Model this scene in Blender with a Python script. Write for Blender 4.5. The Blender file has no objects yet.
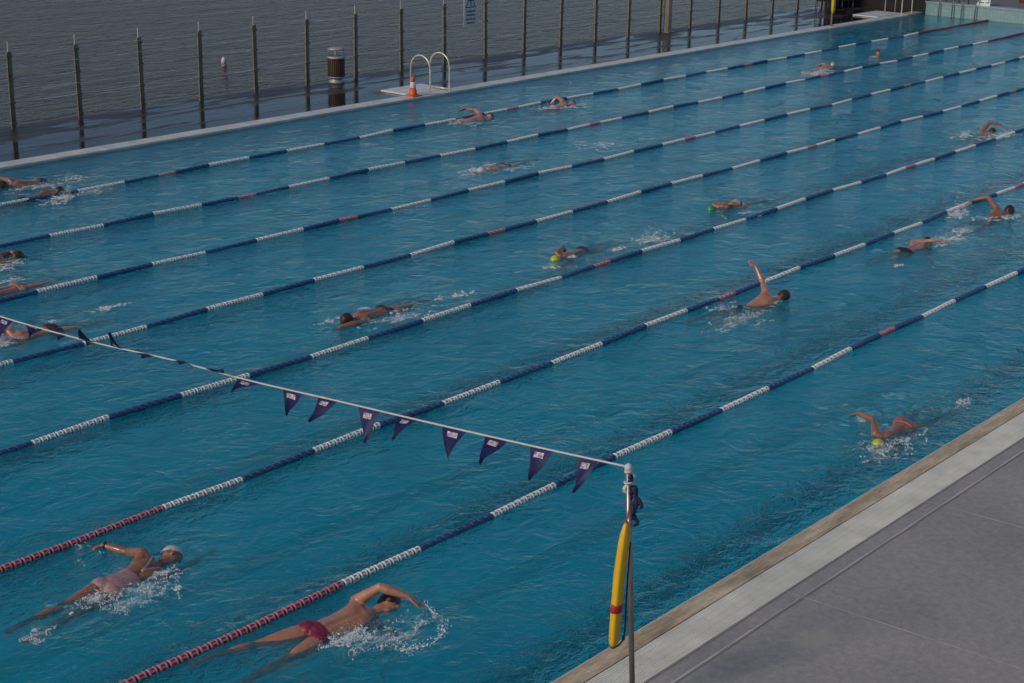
import bpy, bmesh, math, random
from mathutils import Vector, Matrix, Quaternion, noise
random.seed(7)
sc = bpy.context.scene
col = sc.collection
R_ = math.radians
V = Vector

# ------------------------------------------------------------------ materials
def mat(name):
    m = bpy.data.materials.new(name); m.use_nodes = True
    nt = m.node_tree; nt.nodes.clear()
    out = nt.nodes.new('ShaderNodeOutputMaterial')
    return m, nt, out
def nd(nt, t, **kw):
    n = nt.nodes.new(t)
    for k, v in kw.items():
        if hasattr(n, k) and not k[0].isupper(): setattr(n, k, v)
        else: n.inputs[k].default_value = v
    return n
def ramp(nt, fac, stops, interp='LINEAR'):
    r = nt.nodes.new('ShaderNodeValToRGB'); r.color_ramp.interpolation = interp
    while len(r.color_ramp.elements) < len(stops): r.color_ramp.elements.new(0.5)
    for e, (p, c) in zip(r.color_ramp.elements, stops):
        e.position = p; e.color = (*c, 1) if len(c) == 3 else c
    nt.links.new(fac, r.inputs[0]); return r
def coords(nt, scale=(1, 1, 1), rot=(0, 0, 0), src='Object'):
    tc = nt.nodes.new('ShaderNodeTexCoord'); mp = nt.nodes.new('ShaderNodeMapping')
    mp.inputs['Scale'].default_value = scale; mp.inputs['Rotation'].default_value = rot
    nt.links.new(tc.outputs[src], mp.inputs[0]); return mp.outputs[0]
def noi(nt, vec, scale, detail=4, rough=.55, dist=0):
    n = nt.nodes.new('ShaderNodeTexNoise'); n.inputs['Scale'].default_value = scale
    n.inputs['Detail'].default_value = detail; n.inputs['Roughness'].default_value = rough
    n.inputs['Distortion'].default_value = dist
    nt.links.new(vec, n.inputs['Vector']); return n.outputs[0]
def math_(nt, op, a, b):
    n = nt.nodes.new('ShaderNodeMath'); n.operation = op
    for i, x in enumerate((a, b)):
        if isinstance(x, (int, float)): n.inputs[i].default_value = x
        else: nt.links.new(x, n.inputs[i])
    return n.outputs[0]
def simple(name, c, rough=.5, metal=0, var=.12, scale=12, bump=0.0, spec=.5, c2=None, coat=0, sub=0):
    m, nt, out = mat(name)
    b = nd(nt, 'ShaderNodeBsdfPrincipled'); nt.links.new(b.outputs[0], out.inputs[0])
    v = coords(nt); n = noi(nt, v, scale, 5)
    if c2 is None: lo = tuple(x*(1-var) for x in c); hi = tuple(min(1, x*(1+var)) for x in c)
    else: lo, hi = c, c2
    r = ramp(nt, n, [(.3, lo), (.7, hi)]); nt.links.new(r.outputs[0], b.inputs['Base Color'])
    b.inputs['Roughness'].default_value = rough; b.inputs['Metallic'].default_value = metal
    b.inputs['Specular IOR Level'].default_value = spec; b.inputs['Coat Weight'].default_value = coat
    if sub: b.inputs['Subsurface Weight'].default_value = sub; b.inputs['Subsurface Radius'].default_value = (.02, .008, .004)
    if bump:
        bp = nd(nt, 'ShaderNodeBump'); bp.inputs['Strength'].default_value = 1; bp.inputs['Distance'].default_value = bump
        nt.links.new(noi(nt, v, scale*4, 4), bp.inputs['Height']); nt.links.new(bp.outputs[0], b.inputs['Normal'])
    return m

# ------------------------------------------------------------------ mesh helpers
def new_obj(name, bm, m=None, parent=None, smooth=True, loc=None):
    me = bpy.data.meshes.new(name)
    bmesh.ops.recalc_face_normals(bm, faces=bm.faces)
    bm.to_mesh(me); bm.free()
    if m:
        for x in (m if isinstance(m, (list, tuple)) else [m]): me.materials.append(x)
    if smooth:
        for p in me.polygons: p.use_smooth = True
    o = bpy.data.objects.new(name, me); col.objects.link(o)
    if parent is not None:
        o.parent = parent
    if loc is not None: o.location = loc
    return o
def tag(o, label=None, cat=None, group=None, kind=None):
    if label: o['label'] = label
    if cat: o['category'] = cat
    if group: o['group'] = group
    if kind: o['kind'] = kind
    return o
def empty(name, loc, label, cat, group=None):
    o = bpy.data.objects.new(name, None); col.objects.link(o); o.location = loc
    o.empty_display_size = .2
    return tag(o, label, cat, group)
def rebase(o):
    """parent space: the mesh was built in world coordinates, move it under its parent's location"""
    o.matrix_parent_inverse = Matrix.Translation(-V(o.parent.location)); return o
def box(bm, a, b, mi=0, bev=0):
    a, b = V(a), V(b); c = (a+b)/2; s = b-a
    r = bmesh.ops.create_cube(bm, size=1, matrix=Matrix.Translation(c) @ Matrix.Diagonal((*s, 1)))
    fs = {f for v in r['verts'] for f in v.link_faces}
    if bev:
        es = list({e for f in fs for e in f.edges})
        rr = bmesh.ops.bevel(bm, geom=es, offset=bev, segments=2, affect='EDGES', profile=.7)
        fs = set(rr['faces']) | {f for f in fs if f.is_valid}
    for f in fs:
        if f.is_valid: f.material_index = mi
def frame(T, up=V((0, 0, 1))):
    T = T.normalized()
    if abs(T.dot(up)) > .97: up = V((1, 0, 0))
    W = up.cross(T).normalized(); D = T.cross(W).normalized()
    return W, D
def loft(bm, pts, ws, ds, wax=None, n=14, mi=0, caps=True):
    rings = []
    N = len(pts); pts = [V(p) for p in pts]
    for i in range(N):
        T = (pts[min(i+1, N-1)]-pts[max(i-1, 0)])
        if T.length < 1e-6: T = V((0, 0, 1))
        T.normalize()
        if wax is None: W, D = frame(T)
        else:
            W = V(wax[i] if isinstance(wax, list) else wax); W = (W-T*W.dot(T)).normalized(); D = T.cross(W).normalized()
        rings.append([bm.verts.new(pts[i]+W*ws[i]*math.cos(2*math.pi*k/n)+D*ds[i]*math.sin(2*math.pi*k/n)) for k in range(n)])
    for a, b in zip(rings, rings[1:]):
        for k in range(n):
            f = bm.faces.new((a[k], a[(k+1) % n], b[(k+1) % n], b[k])); f.material_index = mi
    if caps:
        for r in (rings[0][::-1], rings[-1]):
            f = bm.faces.new(r); f.material_index = mi
def tube(bm, pts, r, n=8, mi=0):
    if not isinstance(r, (list, tuple)): r = [r]*len(pts)
    loft(bm, pts, r, r, None, n, mi)
def smooth_path(pts, k=6):
    pts = [V(p) for p in pts]; out = []
    P = [pts[0]*2-pts[1]]+pts+[pts[-1]*2-pts[-2]]
    for i in range(1, len(P)-2):
        for j in range(k):
            t = j/k; a, b, c, d = P[i-1], P[i], P[i+1], P[i+2]
            out.append(.5*((2*b)+(c-a)*t+(2*a-5*b+4*c-d)*t*t+(3*b-a-3*c+d)*t**3))
    out.append(pts[-1]); return out
def ball(bm, c, r, sub=2, mi=0, rot=None):
    M = Matrix.Translation(V(c))
    if rot is not None: M = M @ rot.to_4x4()
    if isinstance(r, (int, float)): r = (r, r, r)
    M = M @ Matrix.Diagonal((*r, 1))
    q = bmesh.ops.create_icosphere(bm, subdivisions=sub, radius=1, matrix=M)
    for v in q['verts']:
        for f in v.link_faces: f.material_index = mi
    return q['verts']
def lathe(bm, prof, c, n=20, mi=0):
    c = V(c); rings = []
    for r, z in prof:
        rings.append([bm.verts.new(c+V((r*math.cos(2*math.pi*k/n), r*math.sin(2*math.pi*k/n), z))) for k in range(n)])
    for a, b in zip(rings, rings[1:]):
        for k in range(n): bm.faces.new((a[k], a[(k+1) % n], b[(k+1) % n], b[k])).material_index = mi
    for r in (rings[0][::-1], rings[-1]): bm.faces.new(r).material_index = mi
def sheet(name, x0, x1, y0, y1, z, m, kind='structure'):
    bm = bmesh.new(); vs = [bm.verts.new(p) for p in ((x0, y0, z), (x1, y0, z), (x1, y1, z), (x0, y1, z))]
    bm.faces.new(vs); o = new_obj(name, bm, m, smooth=False)
    if o.data.polygons[0].normal.z < 0: o.data.flip_normals()
    if kind: o['kind'] = kind
    return o
CAMC, CAMR, CAMU, CAMW = (-3.75076, -6.94958, 6.46382), (0.64689, -0.76240, 0.01664), (0.22574, 0.21228, 0.95078), (0.72841, 0.61129, -0.30943)
JOINTS = {
 'woman_gold': (0.968, [(4.521, 3.98, 0.0), (4.261, 3.953, -0.035), (3.779, 3.902, -0.055), (0.995, 0.105, 0.0), (-0.087, 0.824, 0.559), (-0.102, 0.967, 0.235), (4.286, 4.097, 0.08), (4.311, 4.365, 0.0), (4.22, 4.597, 0.028), (4.16, 4.749, -0.035), (3.713, 3.976, -0.036), (3.307, 3.948, -0.057), (2.911, 3.915, -0.035), (2.728, 3.896, -0.065), (4.295, 3.815, -0.13), (4.574, 3.83, -0.096), (4.82, 3.876, -0.121), (4.991, 3.894, -0.147), (3.73, 3.817, -0.074), (3.327, 3.759, -0.073), (2.933, 3.709, -0.075), (2.75, 3.689, -0.105)]),
 'man_maroon': (0.987, [(5.171, 1.863, 0.0), (4.907, 1.9, -0.035), (4.418, 1.969, -0.045), (0.99, -0.139, 0.0), (0.129, 0.918, 0.375), (0.138, 0.979, 0.153), (4.969, 2.053, 0.05), (5.041, 1.841, 0.227), (5.182, 1.639, 0.153), (5.26, 1.526, 0.04), (4.371, 2.059, -0.032), (3.974, 2.216, -0.052), (3.582, 2.332, -0.04), (3.396, 2.358, -0.07), (4.904, 1.739, -0.1), (5.05, 1.647, -0.328), (4.972, 1.75, -0.55), (4.938, 1.755, -0.724), (4.348, 1.895, -0.058), (3.923, 1.854, -0.068), (3.514, 1.851, -0.08), (3.329, 1.877, -0.11)]),
 'yellow_near': (0.940, [(11.494, 0.584, -0.065), (11.748, 0.597, -0.11), (12.217, 0.622, -0.055), (-0.999, -0.052, 0.0), (0.043, -0.818, -0.574), (0.051, -0.969, -0.242), (11.735, 0.462, -0.204), (11.466, 0.434, -0.237), (11.223, 0.441, -0.261), (11.056, 0.432, -0.286), (12.278, 0.547, -0.074), (12.676, 0.498, -0.075), (13.063, 0.476, -0.145), (13.241, 0.486, -0.175), (11.701, 0.73, 0.004), (11.922, 0.876, 0.068), (12.0, 1.107, 0.071), (12.049, 1.251, -0.003), (12.27, 0.702, -0.036), (12.66, 0.793, -0.125), (13.043, 0.855, -0.245), (13.221, 0.864, -0.275)]),
 'man_arm': (0.987, [(15.604, 4.305, 0.02), (15.342, 4.351, -0.025), (14.856, 4.437, -0.12), (0.985, -0.174, 0.0), (0.123, 0.696, 0.707), (0.165, 0.937, 0.309), (15.402, 4.465, 0.117), (15.623, 4.642, 0.156), (15.663, 4.799, 0.355), (15.702, 4.956, 0.427), (14.811, 4.526, -0.094), (14.412, 4.647, -0.14), (14.018, 4.747, -0.17), (13.834, 4.78, -0.2), (15.34, 4.228, -0.147), (15.482, 4.13, -0.376), (15.408, 4.236, -0.597), (15.374, 4.242, -0.772), (14.783, 4.369, -0.146), (14.366, 4.392, -0.19), (13.963, 4.432, -0.27), (13.778, 4.465, -0.3)]),
 'yellow_mid': (0.940, [(15.052, 7.977, -0.05), (15.306, 7.986, -0.095), (15.776, 8.002, -0.08), (-0.999, -0.035, 0.0), (0.029, -0.819, -0.574), (0.034, -0.97, -0.242), (15.291, 7.85, -0.189), (15.021, 7.827, -0.222), (14.778, 7.838, -0.246), (14.611, 7.833, -0.271), (15.835, 7.927, -0.099), (16.231, 7.9, -0.08), (16.617, 7.89, -0.11), (16.795, 7.896, -0.14), (15.261, 8.119, 0.019), (15.515, 8.212, 0.057), (15.658, 8.28, -0.129), (15.728, 8.313, -0.279), (15.829, 8.082, -0.061), (16.223, 8.135, -0.13), (16.607, 8.173, -0.21), (16.785, 8.179, -0.24)]),
 'green_cap': (0.893, [(19.551, 8.11, -0.04), (19.79, 8.076, -0.085), (20.232, 8.014, -0.06), (-0.99, 0.139, 0.0), (-0.121, -0.858, -0.5), (-0.136, -0.969, -0.208), (19.751, 7.945, -0.163), (19.495, 7.968, -0.194), (19.269, 8.018, -0.217), (19.112, 8.041, -0.241), (20.275, 7.933, -0.076), (20.642, 7.851, -0.06), (21.002, 7.783, -0.08), (21.17, 7.759, -0.11), (19.769, 8.216, 0.013), (19.912, 8.003, 0.049), (20.033, 7.805, 0.044), (20.107, 7.683, -0.031), (20.295, 8.08, -0.044), (20.671, 8.058, -0.11), (21.036, 8.025, -0.18), (21.204, 8.001, -0.21)]),
 'dark_hair': (0.940, [(10.606, 7.977, 0.01), (10.86, 7.986, -0.035), (11.329, 8.002, -0.06), (-0.999, -0.035, 0.0), (0.035, -0.996, -0.087), (0.035, -0.999, -0.035), (10.825, 7.82, -0.029), (10.571, 7.751, 0.039), (10.343, 7.838, 0.017), (10.207, 7.89, -0.07), (11.388, 7.924, -0.063), (11.784, 7.908, -0.04), (12.17, 7.903, -0.06), (12.348, 7.91, -0.09), (10.834, 8.149, -0.021), (10.682, 8.211, -0.238), (10.772, 8.128, -0.449), (10.805, 8.129, -0.615), (11.383, 8.084, -0.057), (11.776, 8.128, -0.09), (12.161, 8.159, -0.16), (12.339, 8.165, -0.19)]),
 'pink_back': (0.846, [(19.947, 4.239, 0.01), (19.719, 4.255, -0.035), (19.297, 4.284, -0.055), (0.998, -0.07, 0.0), (0.067, 0.964, 0.259), (0.069, 0.992, 0.105), (19.769, 4.395, 0.023), (19.881, 4.181, 0.069), (19.978, 3.985, 0.096), (20.041, 3.858, 0.042), (19.252, 4.359, -0.047), (18.9, 4.424, -0.085), (18.555, 4.472, -0.125), (18.395, 4.483, -0.155), (19.729, 4.111, -0.073), (19.859, 4.04, -0.269), (19.786, 4.124, -0.459), (19.757, 4.126, -0.609), (19.242, 4.216, -0.063), (18.884, 4.201, -0.135), (18.537, 4.202, -0.225), (18.376, 4.213, -0.255)]),
 'brown_arm': (0.987, [(22.975, 4.196, 0.01), (22.709, 4.219, -0.035), (22.218, 4.262, -0.13), (0.996, -0.087, 0.0), (0.067, 0.763, 0.643), (0.084, 0.958, 0.276), (22.761, 4.347, 0.096), (22.881, 4.567, 0.233), (22.767, 4.786, 0.163), (22.704, 4.909, 0.051), (22.166, 4.347, -0.107), (21.757, 4.433, -0.17), (21.356, 4.498, -0.24), (21.17, 4.515, -0.27), (22.718, 4.085, -0.146), (22.868, 4.0, -0.374), (22.785, 4.099, -0.596), (22.75, 4.102, -0.77), (22.152, 4.187, -0.153), (21.734, 4.173, -0.22), (21.328, 4.178, -0.34), (21.142, 4.195, -0.37)]),
 'arc_arm': (0.940, [(30.071, 7.746, -0.02), (29.817, 7.738, -0.065), (29.347, 7.721, -0.14), (0.999, 0.035, 0.0), (-0.03, 0.865, 0.5), (-0.034, 0.978, 0.208), (29.852, 7.881, 0.037), (30.04, 7.807, 0.22), (30.128, 7.583, 0.176), (30.179, 7.453, 0.08), (29.288, 7.797, -0.123), (28.892, 7.834, -0.18), (28.506, 7.85, -0.25), (28.327, 7.844, -0.28), (29.842, 7.596, -0.147), (29.994, 7.533, -0.365), (29.904, 7.617, -0.576), (29.871, 7.616, -0.742), (29.294, 7.641, -0.157), (28.901, 7.577, -0.23), (28.517, 7.534, -0.35), (28.338, 7.528, -0.38)]),
 'brown_back': (0.940, [(12.436, 17.105, 0.0), (12.183, 17.079, -0.045), (11.716, 17.03, -0.06), (0.995, 0.105, 0.0), (-0.098, 0.935, 0.342), (-0.104, 0.985, 0.139), (12.207, 17.237, 0.031), (12.431, 17.082, 0.022), (12.537, 16.868, -0.032), (12.597, 16.746, -0.133), (11.651, 17.102, -0.049), (11.255, 17.101, -0.1), (10.869, 17.084, -0.15), (10.691, 17.066, -0.18), (12.219, 16.927, -0.101), (12.375, 16.875, -0.319), (12.28, 16.952, -0.53), (12.247, 16.949, -0.696), (11.668, 16.945, -0.071), (11.28, 16.864, -0.15), (10.899, 16.8, -0.25), (10.721, 16.781, -0.28)]),
 'edge_dark': (0.940, [(12.027, 18.206, 0.0), (12.278, 18.171, -0.045), (12.744, 18.106, -0.07), (-0.99, 0.139, 0.0), (-0.121, -0.858, -0.5), (-0.136, -0.969, -0.208), (12.238, 18.033, -0.127), (11.969, 18.057, -0.16), (11.732, 18.11, -0.184), (11.566, 18.133, -0.209), (12.789, 18.021, -0.087), (13.174, 17.926, -0.07), (13.552, 17.849, -0.09), (13.729, 17.824, -0.12), (12.258, 18.318, 0.057), (12.22, 18.587, 0.075), (11.987, 18.554, 0.007), (11.857, 18.536, -0.1), (12.81, 18.175, -0.053), (13.207, 18.16, -0.12), (13.592, 18.13, -0.19), (13.769, 18.105, -0.22)]),
 'edge_pink': (0.940, [(9.451, 13.88, 0.0), (9.197, 13.88, -0.045), (8.727, 13.88, -0.06), (1.0, 0.0, 0.0), (0.0, 0.94, 0.342), (0.0, 0.99, 0.139), (9.237, 14.034, 0.031), (9.495, 14.124, 0.04), (9.544, 13.885, 0.028), (9.574, 13.74, -0.054), (8.671, 13.959, -0.049), (8.276, 13.999, -0.08), (7.891, 14.023, -0.13), (7.712, 14.023, -0.16), (9.217, 13.725, -0.101), (9.367, 13.657, -0.319), (9.28, 13.744, -0.53), (9.247, 13.744, -0.696), (8.671, 13.801, -0.071), (8.276, 13.761, -0.13), (7.891, 13.737, -0.23), (7.712, 13.737, -0.26)]),
 'edge_tan': (0.940, [(7.843, 12.43, 0.0), (8.094, 12.465, -0.045), (8.559, 12.531, -0.055), (-0.99, -0.139, 0.0), (0.131, -0.931, -0.342), (0.138, -0.981, -0.139), (8.096, 12.309, -0.101), (7.83, 12.258, -0.134), (7.587, 12.244, -0.158), (7.421, 12.221, -0.183), (8.626, 12.46, -0.066), (9.021, 12.49, -0.055), (9.404, 12.529, -0.075), (9.581, 12.554, -0.105), (8.033, 12.613, 0.031), (8.039, 12.885, 0.04), (7.84, 12.962, -0.079), (7.735, 13.002, -0.206), (8.604, 12.617, -0.044), (8.992, 12.697, -0.105), (9.371, 12.765, -0.175), (9.548, 12.79, -0.205)]),
 'under_flags': (0.893, [(7.036, 10.56, 0.0), (7.277, 10.552, -0.045), (7.723, 10.536, -0.055), (-0.999, 0.035, 0.0), (-0.032, -0.906, -0.423), (-0.034, -0.984, -0.174), (7.252, 10.411, -0.111), (6.995, 10.407, -0.142), (6.765, 10.434, -0.165), (6.606, 10.439, -0.189), (7.774, 10.46, -0.068), (8.147, 10.407, -0.055), (8.512, 10.37, -0.065), (8.682, 10.364, -0.095), (7.242, 10.695, 0.041), (7.403, 10.896, 0.016), (7.181, 10.829, 0.0), (7.047, 10.79, -0.079), (7.779, 10.609, -0.042), (8.155, 10.636, -0.105), (8.522, 10.647, -0.165), (8.692, 10.641, -0.195)]),
 'glove': (0.893, [(23.513, 16.69, 0.01), (23.275, 16.732, -0.035), (22.836, 16.809, -0.07), (0.985, -0.174, 0.0), (0.133, 0.754, 0.643), (0.167, 0.947, 0.276), (23.335, 16.842, 0.085), (23.439, 17.076, 0.128), (23.287, 17.25, 0.146), (23.19, 17.362, 0.083), (22.795, 16.89, -0.049), (22.431, 16.985, -0.09), (22.074, 17.066, -0.14), (21.907, 17.096, -0.17), (23.274, 16.61, -0.135), (23.525, 16.553, -0.166), (23.755, 16.531, -0.189), (23.911, 16.503, -0.213), (22.77, 16.746, -0.091), (22.396, 16.782, -0.14), (22.032, 16.828, -0.24), (21.865, 16.857, -0.27)]),
 'triangle': (0.940, [(26.197, 16.466, 0.01), (25.944, 16.453, -0.035), (25.474, 16.428, -0.09), (0.999, 0.052, 0.0), (-0.04, 0.765, 0.643), (-0.05, 0.96, 0.276), (25.977, 16.581, 0.091), (26.078, 16.828, 0.146), (25.954, 16.932, -0.037), (25.893, 16.983, -0.187), (25.414, 16.502, -0.068), (25.018, 16.511, -0.11), (24.633, 16.509, -0.16), (24.454, 16.5, -0.19), (25.97, 16.328, -0.141), (26.241, 16.329, -0.173), (26.482, 16.361, -0.197), (26.649, 16.37, -0.223), (25.422, 16.349, -0.112), (25.03, 16.298, -0.16), (24.646, 16.26, -0.26), (24.467, 16.251, -0.29)]),
 'crawler_far': (0.940, [(19.082, 13.032, -0.02), (19.335, 13.05, -0.065), (19.804, 13.083, -0.08), (-0.998, -0.07, 0.0), (0.069, -0.982, -0.174), (0.07, -0.995, -0.07), (19.307, 12.886, -0.074), (19.126, 13.09, -0.075), (18.898, 13.174, -0.052), (18.751, 13.229, -0.116), (19.866, 13.007, -0.086), (20.262, 12.995, -0.06), (20.649, 12.998, -0.07), (20.827, 13.01, -0.1), (19.304, 13.21, -0.036), (19.15, 13.268, -0.254), (19.243, 13.187, -0.465), (19.276, 13.189, -0.631), (19.855, 13.166, -0.074), (20.246, 13.234, -0.11), (20.629, 13.285, -0.17), (20.807, 13.297, -0.2)]),
 'far_pale': (0.893, [(36.169, 15.179, 0.03), (35.927, 15.179, -0.015), (35.481, 15.179, -0.055), (1.0, 0.0, 0.0), (0.0, 0.866, 0.5), (0.0, 0.978, 0.208), (35.967, 15.314, 0.083), (36.137, 15.507, 0.053), (35.923, 15.566, -0.014), (35.803, 15.599, -0.117), (35.427, 15.253, -0.039), (35.052, 15.303, -0.075), (34.686, 15.333, -0.125), (34.517, 15.333, -0.155), (35.947, 15.044, -0.093), (36.204, 15.031, -0.124), (36.435, 15.049, -0.147), (36.594, 15.049, -0.171), (35.427, 15.105, -0.071), (35.052, 15.055, -0.125), (34.686, 15.025, -0.225), (34.517, 15.025, -0.255)]),
 'red_cap': (0.893, [(39.008, 15.329, 0.1), (39.206, 15.467, -0.12), (39.572, 15.724, -0.315), (-0.819, -0.574, 0.0), (0.574, -0.819, 0.0), (0.574, -0.819, 0.0), (39.279, 15.328, -0.12), (39.292, 15.078, -0.186), (39.064, 15.08, -0.226), (38.912, 15.03, -0.242), (39.659, 15.692, -0.315), (40.001, 15.858, -0.405), (40.321, 16.039, -0.45), (40.46, 16.136, -0.48), (39.1, 15.584, -0.12), (38.869, 15.682, -0.186), (38.793, 15.466, -0.226), (38.694, 15.341, -0.242), (39.572, 15.816, -0.315), (39.845, 16.081, -0.455), (40.124, 16.32, -0.55), (40.263, 16.417, -0.58)]),
}
JOINT_NAMES = ["head", "chest", "pelvis", "F", "L", "Lp"] + [a+k for k in "LR" for a in ("sh", "el", "wr", "hd", "hip", "kn", "an", "to")]
JOINTS = {k: (v[0], dict(zip(JOINT_NAMES, v[1]))) for k, v in JOINTS.items()}
SPLASH = {
 'woman_gold': [(3.55, 3.79, 0.15, 0.39, 300, 0.012), (3.92, 3.66, 0.07, 0.61, 330, 0.011), (3.74, 3.5, 0.07, 0.43, 200, 0.01), (2.83, 3.61, 0.07, 0.25, 130, 0.012), (4.22, 3.77, 0.05, 0.27, 100, 0.01), (4.14, 3.43, 0.03, 0.07, 14, 0.014)],
 'man_maroon': [(4.49, 1.7, 0.13, 0.33, 380, 0.013), (4.65, 1.51, 0.07, 0.58, 200, 0.011), (5.09, 1.42, 0.1, 0.15, 60, 0.011), (4.82, 1.33, 0.02, 0.49, 60, 0.011)],
 'yellow_near': [(11.25, 0.44, 0.15, 0.65, 240, 0.013), (11.71, 0.38, 0.07, 0.44, 130, 0.012), (13.3, 0.43, 0.11, 0.35, 60, 0.014), (11.98, 1.08, 0.05, 0.23, 30, 0.011)],
 'man_arm': [(14.02, 4.15, 0.54, 0.67, 130, 0.012), (14.61, 4.67, 0.22, 0.28, 80, 0.014), (14.43, 4.17, 0.08, 0.82, 200, 0.013), (15.34, 4.25, 0.06, 0.42, 60, 0.013)],
 'yellow_mid': [(17.12, 7.69, 0.36, 0.65, 130, 0.015), (16.98, 7.55, 0.06, 0.58, 150, 0.016), (16.17, 7.59, 0.13, 0.19, 60, 0.018), (14.6, 7.69, 0.06, 0.3, 60, 0.014), (15.26, 7.83, 0.09, 0.12, 60, 0.016)],
 'green_cap': [(19.68, 7.52, 0.05, 0.69, 60, 0.013), (19.78, 8.18, 0.14, 0.14, 40, 0.017)],
 'dark_hair': [(11.21, 7.58, 0.04, 1.08, 160, 0.015), (10.44, 8.13, 0.11, 0.29, 50, 0.016), (10.81, 8.0, 0.11, 0.13, 40, 0.018), (12.2, 7.77, 0.13, 0.14, 30, 0.015), (12.54, 7.7, 0.04, 0.37, 60, 0.018), (11.36, 7.82, 0.08, 0.19, 40, 0.015), (11.12, 8.21, 0.05, 0.19, 20, 0.016)],
 'pink_back': [(20.13, 4.1, 0.23, 0.48, 330, 0.018), (20.49, 4.01, 0.08, 0.49, 100, 0.018), (18.36, 3.93, 0.05, 0.21, 30, 0.016)],
 'brown_arm': [(22.1, 4.73, 0.31, 0.45, 330, 0.019), (21.07, 4.17, 0.08, 0.43, 90, 0.018), (22.6, 4.01, 0.07, 0.52, 70, 0.018), (22.15, 4.26, 0.05, 0.51, 50, 0.016)],
 'arc_arm': [(29.2, 7.97, 0.13, 0.65, 150, 0.02), (29.8, 7.37, 0.26, 0.65, 170, 0.019), (29.49, 7.53, 0.09, 1.08, 110, 0.018)],
 'brown_back': [(12.29, 16.69, 0.38, 0.24, 170, 0.018), (13.22, 17.83, 0.29, 0.26, 90, 0.019), (12.11, 16.66, 0.09, 0.86, 170, 0.017), (12.92, 16.73, 0.07, 1.06, 70, 0.015)],
 'edge_dark': [(12.59, 17.75, 0.16, 1.25, 170, 0.016), (12.1, 17.79, 0.09, 0.71, 50, 0.017)],
 'edge_pink': [(9.14, 13.63, 0.09, 0.44, 90, 0.017), (8.93, 13.45, 0.06, 0.29, 60, 0.017)],
 'edge_tan': [(8.75, 12.87, 0.04, 0.43, 60, 0.016)],
 'under_flags': [(6.97, 10.39, 0.16, 0.25, 170, 0.015), (8.78, 10.75, 0.07, 0.24, 110, 0.016), (8.99, 10.74, 0.03, 0.27, 30, 0.015), (7.94, 10.78, 0.08, 0.05, 12, 0.013), (7.26, 10.5, 0.06, 0.38, 60, 0.014)],
 'glove': [(22.35, 16.7, 0.37, 0.48, 110, 0.016), (22.59, 16.47, 0.07, 1.32, 60, 0.017)],
 'triangle': [(25.44, 16.52, 0.21, 0.51, 170, 0.02), (25.78, 16.19, 0.12, 0.47, 60, 0.018), (26.09, 16.26, 0.07, 0.7, 50, 0.016)],
 'crawler_far': [(18.92, 13.07, 0.09, 0.65, 200, 0.02), (19.54, 13.23, 0.1, 0.27, 60, 0.018), (19.53, 12.71, 0.06, 0.77, 50, 0.017), (22.64, 12.93, 0.04, 1.24, 110, 0.018)],
 'far_pale': [(34.9, 14.91, 0.16, 0.81, 260, 0.024), (34.62, 15.18, 0.27, 0.16, 30, 0.018)],
 'red_cap': [(38.83, 15.35, 0.03, 0.29, 12, 0.02)],
}
FLAGS = [
 ((5.1, -0.189, 1.95), (5.1, -0.356, 1.957), (4.93, -0.282, 1.77)),
 ((5.1, 0.267, 1.914), (5.1, 0.072, 1.926), (4.921, 0.129, 1.751)),
 ((5.1, 0.714, 1.88), (5.1, 0.521, 1.891), (4.884, 0.59, 1.763)),
 ((5.1, 1.167, 1.833), (5.1, 0.954, 1.851), (4.918, 0.967, 1.699)),
 ((5.1, 1.652, 1.818), (5.1, 1.473, 1.834), (4.872, 1.521, 1.732)),
 ((5.1, 2.114, 1.758), (5.1, 1.898, 1.773), (4.972, 1.953, 1.557)),
 ((5.1, 2.596, 1.744), (5.1, 2.4, 1.748), (4.89, 2.498, 1.611)),
 ((5.1, 3.05, 1.678), (5.1, 2.84, 1.698), (4.918, 2.815, 1.575)),
 ((5.1, 3.63, 1.654), (5.1, 3.403, 1.666), (4.859, 3.456, 1.633)),
 ((5.1, 4.113, 1.639), (5.1, 3.876, 1.652), (5.008, 3.775, 1.723)),
 ((5.1, 4.588, 1.611), (5.1, 4.327, 1.628), (4.937, 4.289, 1.706)),
 ((5.1, 5.13, 1.566), (5.1, 4.841, 1.587), (4.926, 4.82, 1.644)),
 ((5.1, 5.504, 1.546), (5.1, 5.348, 1.541), (4.956, 5.338, 1.728)),
 ((5.1, 6.025, 1.486), (5.1, 5.812, 1.498), (4.937, 5.811, 1.648)),
 ((5.1, 5.908, 1.507), (5.1, 5.731, 1.506), (4.914, 5.66, 1.556)),
 ((5.1, 6.48, 1.453), (5.1, 6.26, 1.46), (4.942, 6.18, 1.494)),
 ((5.1, 6.931, 1.44), (5.1, 6.669, 1.449), (4.92, 6.627, 1.453)),
 ((5.1, 7.416, 1.428), (5.1, 7.2, 1.425), (4.916, 7.186, 1.309)),
]
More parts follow.
